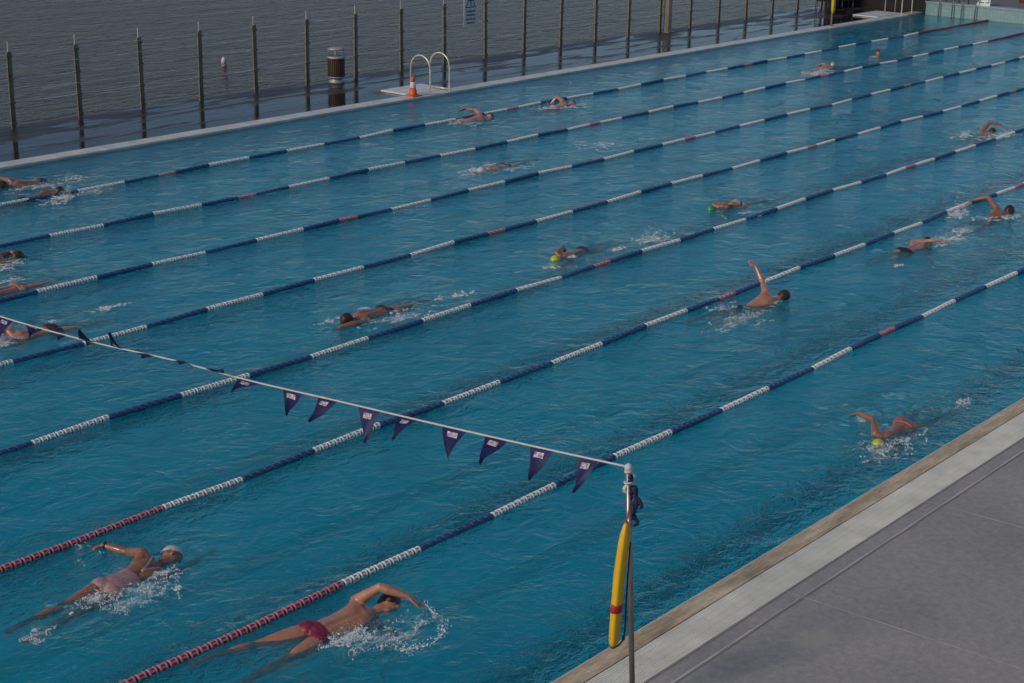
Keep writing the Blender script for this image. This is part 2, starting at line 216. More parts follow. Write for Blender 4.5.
# ------------------------------------------------------------------ world, sun, camera
SUN_EL, SUN_AZ = R_(31), R_(168)      # azimuth measured from +X towards +Y: from the left of the picture, a little behind the camera
w = bpy.data.worlds.new('World'); sc.world = w; w.use_nodes = True
nt = w.node_tree; nt.nodes.clear()
sky = nt.nodes.new('ShaderNodeTexSky'); sky.sky_type = 'NISHITA'; sky.sun_disc = False
sky.sun_elevation = SUN_EL; sky.sun_rotation = R_(90)-SUN_AZ
sky.air_density = 1.0; sky.dust_density = .9; sky.ozone_density = 2.0; sky.altitude = 0
hsv = nt.nodes.new('ShaderNodeHueSaturation'); hsv.inputs['Saturation'].default_value = 1.0
bg = nt.nodes.new('ShaderNodeBackground'); bg.inputs[1].default_value = .070
wo = nt.nodes.new('ShaderNodeOutputWorld')
nt.links.new(sky.outputs[0], hsv.inputs['Color']); tint = nt.nodes.new('ShaderNodeMixRGB'); tint.blend_type = 'MULTIPLY'; tint.inputs[0].default_value = 1; tint.inputs[2].default_value = (.88, .96, 1.06, 1); nt.links.new(hsv.outputs[0], tint.inputs[1]); nt.links.new(tint.outputs[0], bg.inputs[0]); nt.links.new(bg.outputs[0], wo.inputs[0])
sd = bpy.data.lights.new('sun', 'SUN'); sd.energy = 2.0; sd.angle = R_(14); sd.color = (1, .82, .62)
sd.cycles.use_multiple_importance_sampling = False
so = bpy.data.objects.new('sun', sd); col.objects.link(so)
to_sun = V((math.cos(SUN_EL)*math.cos(SUN_AZ), math.cos(SUN_EL)*math.sin(SUN_AZ), math.sin(SUN_EL)))
so.rotation_euler = to_sun.to_track_quat('Z', 'Y').to_euler(); so.location = (0, 0, 30)
cd = bpy.data.cameras.new('camera'); cd.lens = 56.895; cd.sensor_width = 36; cd.clip_end = 6000; cd.clip_start = .1
co = bpy.data.objects.new('camera', cd); col.objects.link(co); sc.camera = co
CR, CU, CW = CAMR, CAMU, CAMW
M = Matrix((( CR[0], CU[0], -CW[0], CAMC[0]), (CR[1], CU[1], -CW[1], CAMC[1]), (CR[2], CU[2], -CW[2], CAMC[2]), (0, 0, 0, 1)))
co.matrix_world = M
sc.view_settings.view_transform = 'Standard'; sc.view_settings.look = 'None'; sc.view_settings.exposure = 0
sc.cycles.caustics_refractive = True; sc.cycles.caustics_reflective = True
sc.cycles.max_bounces = 10; sc.cycles.transmission_bounces = 6; sc.cycles.sample_clamp_indirect = 4
sc.cycles.use_denoising = True

L0, L1, Y1 = 0.0, 49.9, 19.48      # the pool
DEPTH = -1.75

# ------------------------------------------------------------------ surfaces
def water_mat():
    m, nt, out = mat('pool_water')
    g = nd(nt, 'ShaderNodeBsdfGlossy', Roughness=0.03); g.inputs[0].default_value = (.92, .98, 1, 1)
    r = nd(nt, 'ShaderNodeBsdfRefraction', Roughness=0.0, IOR=1.333); r.inputs[0].default_value = (.82, .98, 1, 1)
    df = nd(nt, 'ShaderNodeBsdfDiffuse'); df.inputs[0].default_value = (.002, .42, .575, 1); body = nt.nodes.new('ShaderNodeMixShader'); body.inputs[0].default_value = .16; tr = nd(nt, 'ShaderNodeBsdfTransparent'); tr.inputs[0].default_value = (.86, .99, 1, 1); under = nt.nodes.new('ShaderNodeMixShader'); under.inputs[0].default_value = .20
    f = nd(nt, 'ShaderNodeFresnel', IOR=1.333); mx = nt.nodes.new('ShaderNodeMixShader')
    v = coords(nt)
    sw = noi(nt, coords(nt, (1, 1.0, 1), (0, 0, R_(20))), .55, 3, .5)
    a = noi(nt, coords(nt, (.95, 1.12, 1), (0, 0, R_(52))), 2.6, 4, .55, .8)
    b = noi(nt, coords(nt, (.95, 1.15, 1), (0, 0, R_(44))), 8.5, 4, .6, .6)
    # calmer and rougher areas
    area = ramp(nt, noi(nt, v, .28, 3), [(.35, (.45,)*3), (.65, (1.25,)*3)]).outputs[0]
    at = nt.nodes.new('ShaderNodeAttribute'); at.attribute_name = 'chop'; area = math_(nt, 'ADD', area, math_(nt, 'MULTIPLY', at.outputs['Fac'], 2.4))
    h = math_(nt, 'ADD', math_(nt, 'MULTIPLY', sw, .05), math_(nt, 'MULTIPLY', a, .048))
    h = math_(nt, 'ADD', h, math_(nt, 'MULTIPLY', math_(nt, 'MULTIPLY', b, .018), area))
    bp = nd(nt, 'ShaderNodeBump', Strength=1.0, Distance=1.0); nt.links.new(h, bp.inputs['Height'])
    for n in (g, r, f, df): nt.links.new(bp.outputs[0], n.inputs['Normal'])
    nt.links.new(f.outputs[0], mx.inputs[0]); nt.links.new(r.outputs[0], under.inputs[1]); nt.links.new(tr.outputs[0], under.inputs[2]); nt.links.new(under.outputs[0], body.inputs[1]); nt.links.new(df.outputs[0], body.inputs[2]); nt.links.new(body.outputs[0], mx.inputs[1]); nt.links.new(g.outputs[0], mx.inputs[2])
    nt.links.new(mx.outputs[0], out.inputs[0]); return m
def sea_mat():
    m, nt, out = mat('sea')
    b = nd(nt, 'ShaderNodeBsdfPrincipled'); nt.links.new(b.outputs[0], out.inputs[0])
    b.inputs['Base Color'].default_value = (.050, .050, .074, 1); b.inputs['Roughness'].default_value = .16; b.inputs['IOR'].default_value = 1.333
    r1 = noi(nt, coords(nt, (.5, 1.4, 1), (0, 0, R_(50))), .8, 5, .6, .4)
    r2 = noi(nt, coords(nt, (.5, 1.4, 1), (0, 0, R_(44))), 3.2, 4, .6, .5)
    h = math_(nt, 'ADD', math_(nt, 'MULTIPLY', r1, .6), math_(nt, 'MULTIPLY', r2, .38))
    bp = nd(nt, 'ShaderNodeBump', Strength=1.0, Distance=1.0); nt.links.new(h, bp.inputs['Height']); nt.links.new(bp.outputs[0], b.inputs['Normal'])
    return m
def deck_mat():
    m, nt, out = mat('deck_concrete')
    b = nd(nt, 'ShaderNodeBsdfPrincipled', Roughness=.72); nt.links.new(b.outputs[0], out.inputs[0])
    v = coords(nt)
    c = ramp(nt, noi(nt, v, .75, 6, .6), [(.3, (.27, .265, .26)), (.55, (.335, .325, .315)), (.75, (.375, .36, .345))])
    f = ramp(nt, noi(nt, v, 14, 6, .65), [(.3, (.82,)*3), (.7, (1.12,)*3)])
    sp = ramp(nt, noi(nt, v, 55, 2, .5), [(.28, (.55,)*3), (.36, (1,)*3)])
    x1 = nd(nt, 'ShaderNodeMixRGB', blend_type='MULTIPLY'); x1.inputs[0].default_value = 1
    x2 = nd(nt, 'ShaderNodeMixRGB', blend_type='MULTIPLY'); x2.inputs[0].default_value = .6
    nt.links.new(c.outputs[0], x1.inputs[1]); nt.links.new(f.outputs[0], x1.inputs[2]); nt.links.new(x1.outputs[0], x2.inputs[1]); nt.links.new(sp.outputs[0], x2.inputs[2])
    # dry pale stain
    tc = nt.nodes.new('ShaderNodeTexCoord'); mp = nt.nodes.new('ShaderNodeMapping'); mp.inputs['Location'].default_value = (-7.1/.62, 1.18/.30, 0); mp.inputs['Scale'].default_value = (1/.62, 1/.30, 1)
    nt.links.new(tc.outputs['Object'], mp.inputs[0])
    gl = nt.nodes.new('ShaderNodeVectorMath'); gl.operation = 'LENGTH'; nt.links.new(mp.outputs[0], gl.inputs[0])
    d = math_(nt, 'ADD', gl.outputs['Value'], math_(nt, 'MULTIPLY', noi(nt, v, 5, 4), .9))
    st = ramp(nt, d, [(.75, (1, 1, 1)), (1.25, (0, 0, 0))])
    x3 = nd(nt, 'ShaderNodeMixRGB', blend_type='MIX'); x3.inputs[2].default_value = (.42, .39, .34, 1)
    fac = math_(nt, 'MULTIPLY', st.outputs[0], .6); nt.links.new(fac, x3.inputs[0]); nt.links.new(x2.outputs[0], x3.inputs[1])
    nt.links.new(x3.outputs[0], b.inputs['Base Color'])
    bp = nd(nt, 'ShaderNodeBump', Strength=.5, Distance=.003); nt.links.new(noi(nt, v, 60, 5), bp.inputs['Height']); nt.links.new(bp.outputs[0], b.inputs['Normal'])
    return m
def coping_mat():
    m, nt, out = mat('sandstone_coping')
    b = nd(nt, 'ShaderNodeBsdfPrincipled', Roughness=.6); nt.links.new(b.outputs[0], out.inputs[0])
    v = coords(nt, (.5, 3, 1)); v2 = coords(nt, (.8, 9, 1))
    c = ramp(nt, noi(nt, v, 2.4, 6, .65), [(.33, (.30, .235, .15)), (.5, (.52, .41, .27)), (.66, (.70, .60, .45))])
    f = ramp(nt, noi(nt, v2, 9, 5, .6), [(.35, (.75,)*3), (.65, (1.15,)*3)])
    x = nd(nt, 'ShaderNodeMixRGB', blend_type='MULTIPLY'); x.inputs[0].default_value = 1
    nt.links.new(c.outputs[0], x.inputs[1]); nt.links.new(f.outputs[0], x.inputs[2]); nt.links.new(x.outputs[0], b.inputs['Base Color'])
    return m
def tile_mat(name, c, grout, size, rough=.35):
    m, nt, out = mat(name)
    b = nd(nt, 'ShaderNodeBsdfPrincipled', Roughness=rough); nt.links.new(b.outputs[0], out.inputs[0])
    br = nt.nodes.new('ShaderNodeTexBrick'); br.offset = 0; br.inputs['Scale'].default_value = 1
    br.inputs['Brick Width'].default_value = size; br.inputs['Row Height'].default_value = size; br.inputs['Mortar Size'].default_value = size*.05
    br.inputs['Color1'].default_value = (*c, 1); br.inputs['Color2'].default_value = (*[x*.88 for x in c], 1); br.inputs['Mortar'].default_value = (*grout, 1)
    tc = nt.nodes.new('ShaderNodeTexCoord'); g = nt.nodes.new('ShaderNodeNewGeometry')
    sx = nt.nodes.new('ShaderNodeSeparateXYZ'); nt.links.new(tc.outputs['Object'], sx.inputs[0])
    sn = nt.nodes.new('ShaderNodeSeparateXYZ'); nt.links.new(g.outputs['Normal'], sn.inputs[0])
    ax = math_(nt, 'GREATER_THAN', math_(nt, 'ABSOLUTE', sn.outputs[0], 0), .5); az = math_(nt, 'GREATER_THAN', math_(nt, 'ABSOLUTE', sn.outputs[2], 0), .5)
    cb = nt.nodes.new('ShaderNodeCombineXYZ')
    m1 = nt.nodes.new('ShaderNodeMix'); nt.links.new(ax, m1.inputs[0]); nt.links.new(sx.outputs[0], m1.inputs[2]); nt.links.new(sx.outputs[1], m1.inputs[3])
    m2 = nt.nodes.new('ShaderNodeMix'); nt.links.new(az, m2.inputs[0]); nt.links.new(sx.outputs[2], m2.inputs[2]); nt.links.new(sx.outputs[1], m2.inputs[3])
    nt.links.new(m1.outputs[0], cb.inputs[0]); nt.links.new(m2.outputs[0], cb.inputs[1]); nt.links.new(cb.outputs[0], br.inputs['Vector'])
    nt.links.new(br.outputs['Color'], b.inputs['Base Color']); return m
def boards_mat():
    m, nt, out = mat('wet_boardwalk')
    b = nd(nt, 'ShaderNodeBsdfPrincipled'); nt.links.new(b.outputs[0], out.inputs[0])
    v = coords(nt, (.35, 1.6, 1))
    n = noi(nt, v, 1.1, 5, .6, .5)
    sp_ = nt.nodes.new('ShaderNodeSeparateXYZ'); nt.links.new(coords(nt), sp_.inputs[0]); n = math_(nt, 'ADD', n, math_(nt, 'MULTIPLY', math_(nt, 'SUBTRACT', sp_.outputs[1], 21.3), .075))
    wet = ramp(nt, n, [(.47, (.04,)*3), (.60, (.42,)*3)])
    c = ramp(nt, n, [(.42, (.020, .018, .019)), (.60, (.056, .046, .050))])
    nt.links.new(c.outputs[0], b.inputs['Base Color']); nt.links.new(wet.outputs[0], b.inputs['Roughness'])
    b.inputs['IOR'].default_value = 1.30
    bp = nd(nt, 'ShaderNodeBump', Strength=.6, Distance=.004); nt.links.new(noi(nt, coords(nt, (.6, 3, 1)), 4, 4), bp.inputs['Height']); nt.links.new(bp.outputs[0], b.inputs['Normal'])
    return m
M_water, M_sea, M_deck, M_cop = water_mat(), sea_mat(), deck_mat(), coping_mat()
M_floor = tile_mat('pool_tiles', (.03, .69, .84), (.03, .61, .76), .3)
M_line = tile_mat('black_line_tiles', (.010, .010, .022), (.014, .016, .03), .1)
M_aqua = tile_mat('aqua_wall_tiles', (.20, .33, .35), (.14, .24, .26), .13)
M_boards = boards_mat()
M_grate = simple('grate_plastic', (.58, .60, .56), .5, var=.15, scale=3)
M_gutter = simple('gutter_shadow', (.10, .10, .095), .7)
M_joint = simple('joint_sealant', (.36, .35, .345), .8, c2=(.58, .57, .55), scale=2.2)
M_groove = simple('groove_dark', (.26, .25, .245), .8)
M_white_stone = simple('pale_coping_stone', (.55, .55, .54), .45, var=.18, scale=2.5)
M_lip = simple('white_pool_lip', (.50, .52, .50), .4, var=.2, scale=6)
M_paving = simple('end_paving', (.17, .15, .165), .7, var=.2, scale=2)

# sea, reaching the horizon
sheet('sea', -3000, 3000, 23.02, 4000, -1.6, M_sea)
# pool basin: floor, sides
bm = bmesh.new()
def quad(bm, a, b, c, d, mi=0): bm.faces.new([bm.verts.new(p) for p in (a, b, c, d)]).material_index = mi
quad(bm, (L0, 0, DEPTH), (L1, 0, DEPTH), (L1, Y1, DEPTH), (L0, Y1, DEPTH))
quad(bm, (L0, 0, DEPTH), (L1, 0, DEPTH), (L1, 0, -.002), (L0, 0, -.002)); quad(bm, (L0, Y1, DEPTH), (L1, Y1, DEPTH), (L1, Y1, -.002), (L0, Y1, -.002))
quad(bm, (L0, 0, DEPTH), (L0, Y1, DEPTH), (L0, Y1, -.002), (L0, 0, -.002)); quad(bm, (L1, 0, DEPTH), (L1, Y1, DEPTH), (L1, Y1, -.002), (L1, 0, -.002))
o = new_obj('pool_floor', bm, M_floor, smooth=False); o['kind'] = 'structure'
ROPE = {1: (.027, -.023, 2.391, .146), 2: (.071, .164, 4.967, .125), 3: (.168, .134, 7.269, .258), 4: (.028, .019, 9.716, .639), 5: (.209, .066, 12.044, -.42), 6: (.138, -.083, 14.509, -.466), 7: (-.157, .042, 17.034, -.281)}
ys = [0]+[ROPE[k][2] for k in range(1, 8)]+[Y1]
bm = bmesh.new()
for a, b in zip(ys, ys[1:]):
    y = (a+b)/2
    quad(bm, (2, y-.17, DEPTH+.004), (L1-2, y-.17, DEPTH+.004), (L1-2, y+.17, DEPTH+.004), (2, y+.17, DEPTH+.004))
    quad(bm, (L1-2.28, y-.55, DEPTH+.008), (L1-2, y-.55, DEPTH+.008), (L1-2, y+.55, DEPTH+.008), (L1-2.28, y+.55, DEPTH+.008))
    quad(bm, (2, y-.55, DEPTH+.008), (2.28, y-.55, DEPTH+.008), (2.28, y+.55, DEPTH+.008), (2, y+.55, DEPTH+.008))
o = new_obj('pool_floor_lines', bm, M_line, smooth=False); o['kind'] = 'structure'
# water sheet, finely gridded so that it has a slight real swell
bm = bmesh.new(); nx, ny = 500, 200; g = []
for j in range(ny+1):
    row = []
    for i in range(nx+1):
        x = L0+(L1-L0)*i/nx; y = Y1*j/ny
        e = min(1, min(y, Y1-y, x-L0, L1-x)/.5)
        z = .012*e*noise.noise(V((x*.9, y*1.6, .3)))+.006*e*noise.noise(V((x*2.7+5, y*3.9, 1.3)))
        row.append(bm.verts.new((x, y, z)))
    g.append(row)
for j in range(ny):
    for i in range(nx): bm.faces.new((g[j][i], g[j][i+1], g[j+1][i+1], g[j+1][i]))
o = new_obj('pool_water', bm, M_water); o['kind'] = 'structure'
spots = [(J_['chest'][0], J_['chest'][1], 1.0) for s_, J_ in JOINTS.values()]+[(J_['pelvis'][0]*2-J_['chest'][0], J_['pelvis'][1]*2-J_['chest'][1], .8) for s_, J_ in JOINTS.values()]
at_ = o.data.attributes.new('chop', 'FLOAT', 'POINT')
for i, v in enumerate(o.data.vertices):
    c = 0
    for sx_, sy_, k_ in spots:
        d2 = (v.co.x-sx_)**2+(v.co.y-sy_)**2
        if d2 < 3: c += k_*math.exp(-d2/.45)
    at_.data[i].value = min(c, 1.3)
    v.co.z += min(c, 1)*.016*noise.noise(V((v.co.x*4, v.co.y*5, 7)))
if o.data.polygons[0].normal.z < 0: o.data.flip_normals()

# near side: lip, sandstone coping, grated gutter, concrete deck with joints
XA, XB = -6, 62
bm = bmesh.new()
box(bm, (XA, -.018, -.3), (XB, 0, .010), bev=.004)
o = new_obj('pool_lip', bm, M_lip, smooth=False); o['kind'] = 'structure'
bm = bmesh.new(); x = XA
while x < XB:
    l = .6; box(bm, (x+.002, -.195, -.2), (x+l-.002, -.019, .014), bev=.004); x += l
o = new_obj('pool_coping', bm, M_cop, smooth=False); o['kind'] = 'structure'
bm = bmesh.new()
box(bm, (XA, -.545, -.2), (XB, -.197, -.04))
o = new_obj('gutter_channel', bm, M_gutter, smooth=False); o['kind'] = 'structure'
bm = bmesh.new(); x = XA
while x < 50:
    w_ = .0145
    vs = [bm.verts.new(p) for p in ((x, -.54, .008), (x+w_, -.54, .008), (x+w_, -.20, .008), (x, -.20, .008), (x, -.54, -.02), (x+w_, -.54, -.02), (x+w_, -.2, -.02), (x, -.2, -.02))]
    bm.faces.new(vs[:4]); bm.faces.new((vs[0], vs[3], vs[7], vs[4])); bm.faces.new((vs[1], vs[2], vs[6], vs[5]))
    x += .024
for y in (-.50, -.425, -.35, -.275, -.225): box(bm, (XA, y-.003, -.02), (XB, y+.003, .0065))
o = new_obj('gutter_grate', bm, M_grate, smooth=False); o['kind'] = 'structure'
sheet('pool_deck', XA, 200, -40, -.547, .006, M_deck)
bm = bmesh.new()
def strip(bm, a, b, wd, z):
    a, b = V(a), V(b); d = (b-a).normalized(); n = V((-d.y, d.x, 0))*wd/2; N = max(1, int((b-a).length/.4)); prev = None
    for i in range(N+1):
        p = a+(b-a)*i/N; k = (.6+.8*random.random()) if wd < .02 else 1
        q = (bm.verts.new((p.x+n.x*k, p.y+n.y*k, z)), bm.verts.new((p.x-n.x*k, p.y-n.y*k, z)))
        if prev: bm.faces.new((prev[0], q[0], q[1], prev[1]))
        prev = q
strip(bm, (XA, -.712, 0), (XB, -.712, 0), .017, .0105)
for k in range(-3, 18):
    x = 7.68+2.675*k; strip(bm, (x, -.56, 0), (x+.16, -4.2, 0), .012, .0105)
strip(bm, (XA, -4.3, 0), (XB, -4.3, 0), .012, .0105)
o = new_obj('pool_deck_joints', bm, M_joint, smooth=False); o['kind'] = 'structure'
bm = bmesh.new(); strip(bm, (XA, -.555, 0), (XB, -.555, 0), .018, .010); strip(bm, (XA, -.730, 0), (XB, -.730, 0), .015, .010)
o = new_obj('pool_deck_grooves', bm, M_groove, smooth=False); o['kind'] = 'structure'

# far side: pale coping, wet boardwalk
bm = bmesh.new(); x = -4
while x < 49:
    box(bm, (x+.002, Y1, -.25), (x+1.198, Y1+.42, .045), bev=.012); x += 1.2
o = new_obj('far_coping', bm, M_white_stone, smooth=False); o['kind'] = 'structure'
bm = bmesh.new(); y = Y1+.423
while y < 23.0:
    box(bm, (-10, y, -.12), (60, y+.137, .004+.003*random.random())); y += .14
o = new_obj('boardwalk', bm, M_boards, smooth=False); o['kind'] = 'structure'
bm = bmesh.new(); box(bm, (-10, 22.9, -3), (60, 23.0, -.121)); 
o = new_obj('boardwalk_edge', bm, M_boards, smooth=False); o['kind'] = 'structure'

# end wall and paving beyond
bm = bmesh.new()
box(bm, (L1, -6, -.3), (L1+.30, 19.30, .42), 0); box(bm, (L1-.03, -6, .422), (L1+.45, 19.33, .47), 1, .008)
M_cap = simple('wall_cap', (.36, .42, .42), .5)
o = new_obj('pool_end_wall', bm, [M_aqua, M_cap], smooth=False); tag(o, 'low aqua tiled wall with pale cap closing the far end of the pool', 'wall')
bm = bmesh.new(); box(bm, (L1+.452, -8, -.2), (120, 19.30, .455)); 
o = new_obj('end_paving', bm, M_paving, smooth=False); o['kind'] = 'structure'
bm = bmesh.new(); box(bm, (49.0, 19.46, -.25), (L1+.2, 19.9, .06), bev=.01)
o = new_obj('corner_coping', bm, simple('stained_coping', (.36, .33, .27), .5, var=.3, scale=5), smooth=False); o['kind'] = 'structure'

# ------------------------------------------------------------------ lane ropes
FR, FW = .0, 1
def float_mesh(name, main, dark, n_b=10, alt=None):
    bm = bmesh.new(); N = 12
    rings = []; info = []
    for i in range(n_b):
        cx = (i+.5)/n_b; off = random.random()
        for q, (a, r) in enumerate([(-.0499, .014), (-.0415, .032), (-.030, .039), (-.019, .035), (.019, .035), (.030, .039), (.0415, .032), (.0420, .014)]):
            rings.append([bm.verts.new((cx+a*10/n_b/1.0*(1 if n_b > 0 else 1), r*math.cos(2*math.pi*(k+off)/N), r*math.sin(2*math.pi*(k+off)/N))) for k in range(N)]); info.append(q)
    for q, ra, rb in zip(info, rings, rings[1:]):
        for k in range(N):
            f = bm.faces.new((ra[k], ra[(k+1) % N], rb[(k+1) % N], rb[k])); f.material_index = 1 if (q == 3 and k % 2) or q in (0, 6, 7) else 0
    me = bpy.data.meshes.new(name)
    bmesh.ops.recalc_face_normals(bm, faces=bm.faces); bm.to_mesh(me); bm.free()
    me.materials.append(main); me.materials.append(dark)
    return me
fm = {}
for nm, c, d in (('white_float_run', (.80, .79, .76), (.28, .27, .25)), ('blue_float_run', (.013, .045, .165), (.04, .10, .20)), ('mark_float_run', (.44, .12, .17), (.50, .30, .30)),
                 ('red_float_run', (.27, .030, .05), (.16, .01, .02)), ('pink_red_float_run', (.48, .20, .23), (.24, .010, .028))):
    fm[nm] = (simple(nm, c, .4, var=.12, scale=9, coat=.2), simple(nm+'_hole', d, .5))
meshes = {}
def run_mesh(kind, nb):
    if (kind, nb) not in meshes: meshes[(kind, nb)] = float_mesh(kind, *fm[kind], n_b=nb)
    return meshes[(kind, nb)]
M_cable = simple('steel_cable', (.3, .3, .3), .4, .8)
def ry(k, x):
    a, b, c, s = ROPE[k]; t = (x-25)/25; return a*t*t+b*t+c+.018*math.sin(x*.8+k)+.012*math.sin(x*2.1+k*2)
def rz(k, x): return .012+.010*math.sin(x*1.3+k*1.7)+.006*math.sin(x*3.7+k)
names = {1: 'nearest to the concrete deck', 2: 'second from the concrete deck', 3: 'third from the concrete deck', 4: 'the middle one of seven',
         5: 'third from the wet boardwalk', 6: 'second from the wet boardwalk', 7: 'nearest to the wet boardwalk'}
for k in range(1, 8):
    root = empty('lane_rope', (25, ROPE[k][2], 0), 'blue and white lane rope with red marks, ' + names[k], 'lane rope', 'lane ropes floating along the pool')
    s = ROPE[k][3]
    def kind_at(n):
        m_ = n if n < 25 else 49-n
        if n < 5 and k != 3: return 'pink_red_float_run'
        if n >= 45: return 'red_float_run'
        if m_ in (14, 15): return 'blue_float_run'
        if m_ == 24: return 'white_float_run'
        if m_ < 14: return 'white_float_run' if m_ % 2 else 'blue_float_run'
        return 'white_float_run' if m_ % 2 == 0 else 'blue_float_run'
    segs = []
    for n in range(50):
        kd = kind_at(n)
        if n == 14: segs += [(14, 14.8, kd), (14.8, 15.2, 'mark_float_run'), (15.2, 16, kd)]
        elif n == 24: segs += [(24, 24.8, kd), (24.8, 25.2, 'mark_float_run'), (25.2, 26, kd)]
        elif n == 34: segs += [(34, 34.8, kd), (34.8, 35.2, 'mark_float_run'), (35.2, 36, kd)]
        elif n in (15, 25, 35): pass
        else: segs.append((n, n+1, kd))
    for x0, x1, kd in segs:
        a = x0+s*(1 if 2 < x0 < 48 else 0); b = x1+s*(1 if 2 < x1 < 48 else 0)
        a, b = max(.15, a), min(L1-.1, b)
        if b-a < .1: continue
        nb = max(2, round((b-a)*10)); me = run_mesh(kd, nb)
        o = bpy.data.objects.new(kd, me); col.objects.link(o); o.parent = root
        A = V((a, ry(k, a), rz(k, a))); B = V((b, ry(k, b), rz(k, b))); d = B-A
        q = d.to_track_quat('X', 'Z')
        o.matrix_local = Matrix.Translation(A-root.location) @ q.to_matrix().to_4x4() @ Matrix.Diagonal((d.length, 1, 1, 1))
    bm = bmesh.new(); tube(bm, [(x*.5, ry(k, x*.5), rz(k, x*.5)) for x in range(0, 100)]+[(L1, ry(k, L1), rz(k, L1))], .012, 6)
    o = new_obj('cable', bm, M_cable, root); rebase(o)

# ------------------------------------------------------------------ swimmers
def skin(name, c, c2):
    m, nt, out = mat(name)
    b = nd(nt, 'ShaderNodeBsdfPrincipled', Roughness=.38); nt.links.new(b.outputs[0], out.inputs[0])
    r = ramp(nt, noi(nt, coords(nt), 9, 5, .6), [(.3, c), (.7, c2)]); nt.links.new(r.outputs[0], b.inputs['Base Color'])
    b.inputs['Subsurface Weight'].default_value = .08; b.inputs['Subsurface Radius'].default_value = (.012, .004, .002)
    b.inputs['Coat Weight'].default_value = .55; b.inputs['Coat Roughness'].default_value = .12
    bp = nd(nt, 'ShaderNodeBump', Strength=.7, Distance=.004); nt.links.new(noi(nt, coords(nt), 45, 4, .6), bp.inputs['Height']); nt.links.new(bp.outputs[0], b.inputs['Normal'])
    return m
SK = {'tan': skin('skin_tan', (.21, .088, .046), (.31, .14, .080)), 'fair': skin('skin_fair', (.34, .145, .085), (.46, .225, .145)),
      'deep': skin('skin_brown', (.20, .088, .046), (.28, .13, .072)), 'pink': skin('skin_pink', (.36, .16, .11), (.46, .24, .18))}
CL = {}
def cloth(c, rough=.5):
    key = tuple(c)
    if key not in CL: CL[key] = simple('swim_fabric', c, rough, var=.25, scale=20, coat=.2)
    return CL[key]
M_hair = simple('wet_hair', (.018, .012, .009), .35, c2=(.045, .028, .018), scale=40, bump=.004)

def remeshed(name, bm, mats, vox, parent, smooth_it=4):
    o = new_obj(name, bm, mats, smooth=True)
    md = o.modifiers.new('r', 'REMESH'); md.mode = 'VOXEL'; md.voxel_size = vox; md.use_smooth_shade = True
    s2 = o.modifiers.new('s', 'SMOOTH'); s2.factor = .5; s2.iterations = smooth_it
    dg = bpy.context.evaluated_depsgraph_get(); dg.update()
    me = bpy.data.meshes.new_from_object(o.evaluated_get(dg)); o.modifiers.clear(); old = o.data; o.data = me
    bpy.data.meshes.remove(old)
    me.materials.clear()
    for m_ in mats: me.materials.append(m_)
    for p in me.polygons: p.use_smooth = True
    o.parent = parent; rebase(o); return o

def torso_sections(J, s, woman, g=0.0):
    Pe, Ch, Fv = V(J['pelvis']), V(J['chest']), V(J['F'])
    A = Ch-Pe; Lp, Ls = V(J['Lp']), V(J['L'])
    tab = [(-.16, .05, .05), (-.12, .11, .075), (-.03, .165 if woman else .158, .10), (.12, (.162 if woman else .152), .100), (.35, .130 if woman else .142, .088),
           (.55, .128 if woman else .146, .088), (.78, .150 if woman else .165, .104), (.95, .155 if woman else .172, .108), (1.08, .13, .085), (1.17, .075, .065), (1.24, .056, .056)]
    return [(Pe+A*t+V((0, 0, .012*math.sin(max(0, min(1, t))*math.pi))), (w_*s+g), (d*s+g), Lp.lerp(Ls, max(0, min(1, t)))) for t, w_, d in tab]
def hand(bm, wr, tip, side_ax, s, sgn, splay=1.0):
    wr, tip = V(wr), V(tip); d = (tip-wr); L = d.length; d.normalize()
    W = V(side_ax); W = (W-d*W.dot(d)).normalized(); Nn = d.cross(W).normalized()
    k = L*.48; pk = wr+d*k
    loft(bm, [wr-d*.02, wr+d*.015*s, wr+d*k*.5, pk, pk+d*.006], [.026*s, .028*s, .041*s, .044*s, .038*s], [.019*s, .018*s, .017*s, .013*s, .010*s], W, 12)
    for i, ln in enumerate((.86, 1.0, .95, .76)):
        off = (i-1.5)*.0235*s; base = wr+d*k*.93+W*off; f = (d+W*(i-1.5)*.10*splay).normalized(); l = L*.52*ln
        p1 = base+f*l*.42; p2 = p1+(f-Nn*.22*sgn).normalized()*l*.32; p3 = p2+(f-Nn*.45*sgn).normalized()*l*.28
        tube(bm, [base-f*.02, base, p1, p2, p3], [.009*s, .0092*s, .0088*s, .008*s, .006*s], 8)
    tb = wr+d*k*.30-W*.034*s*sgn; t1 = tb+(d*.7-W*.75*sgn).normalized()*.038*s; t2 = t1+(d*.95-W*.35*sgn).normalized()*.032*s
    tube(bm, [tb+W*.012*sgn*s, tb, t1, t2], [.013*s, .013*s, .0105*s, .008*s], 8)
def limb(bm, a, b, prof, n=12):
    a, b = V(a), V(b); loft(bm, [a+(b-a)*t for t, r in prof], [r for t, r in prof], [r for t, r in prof], None, n)
def head_basis(J, look):
    Fv, Lf = V(J['F']), V(J['F']).cross(V((0, 0, -1))).normalized()   # Lf: the swimmer's left
    Lf = V((-Fv.y, Fv.x, 0))
    fd = (Fv*look[0]+Lf*look[1]+V((0, 0, 1))*look[2]).normalized()     # face direction
    ne = V(J['chest']); up = (V(J['head'])-ne); up = (up-fd*up.dot(fd)).normalized(); sx = fd.cross(up).normalized()
    return fd, up, sx
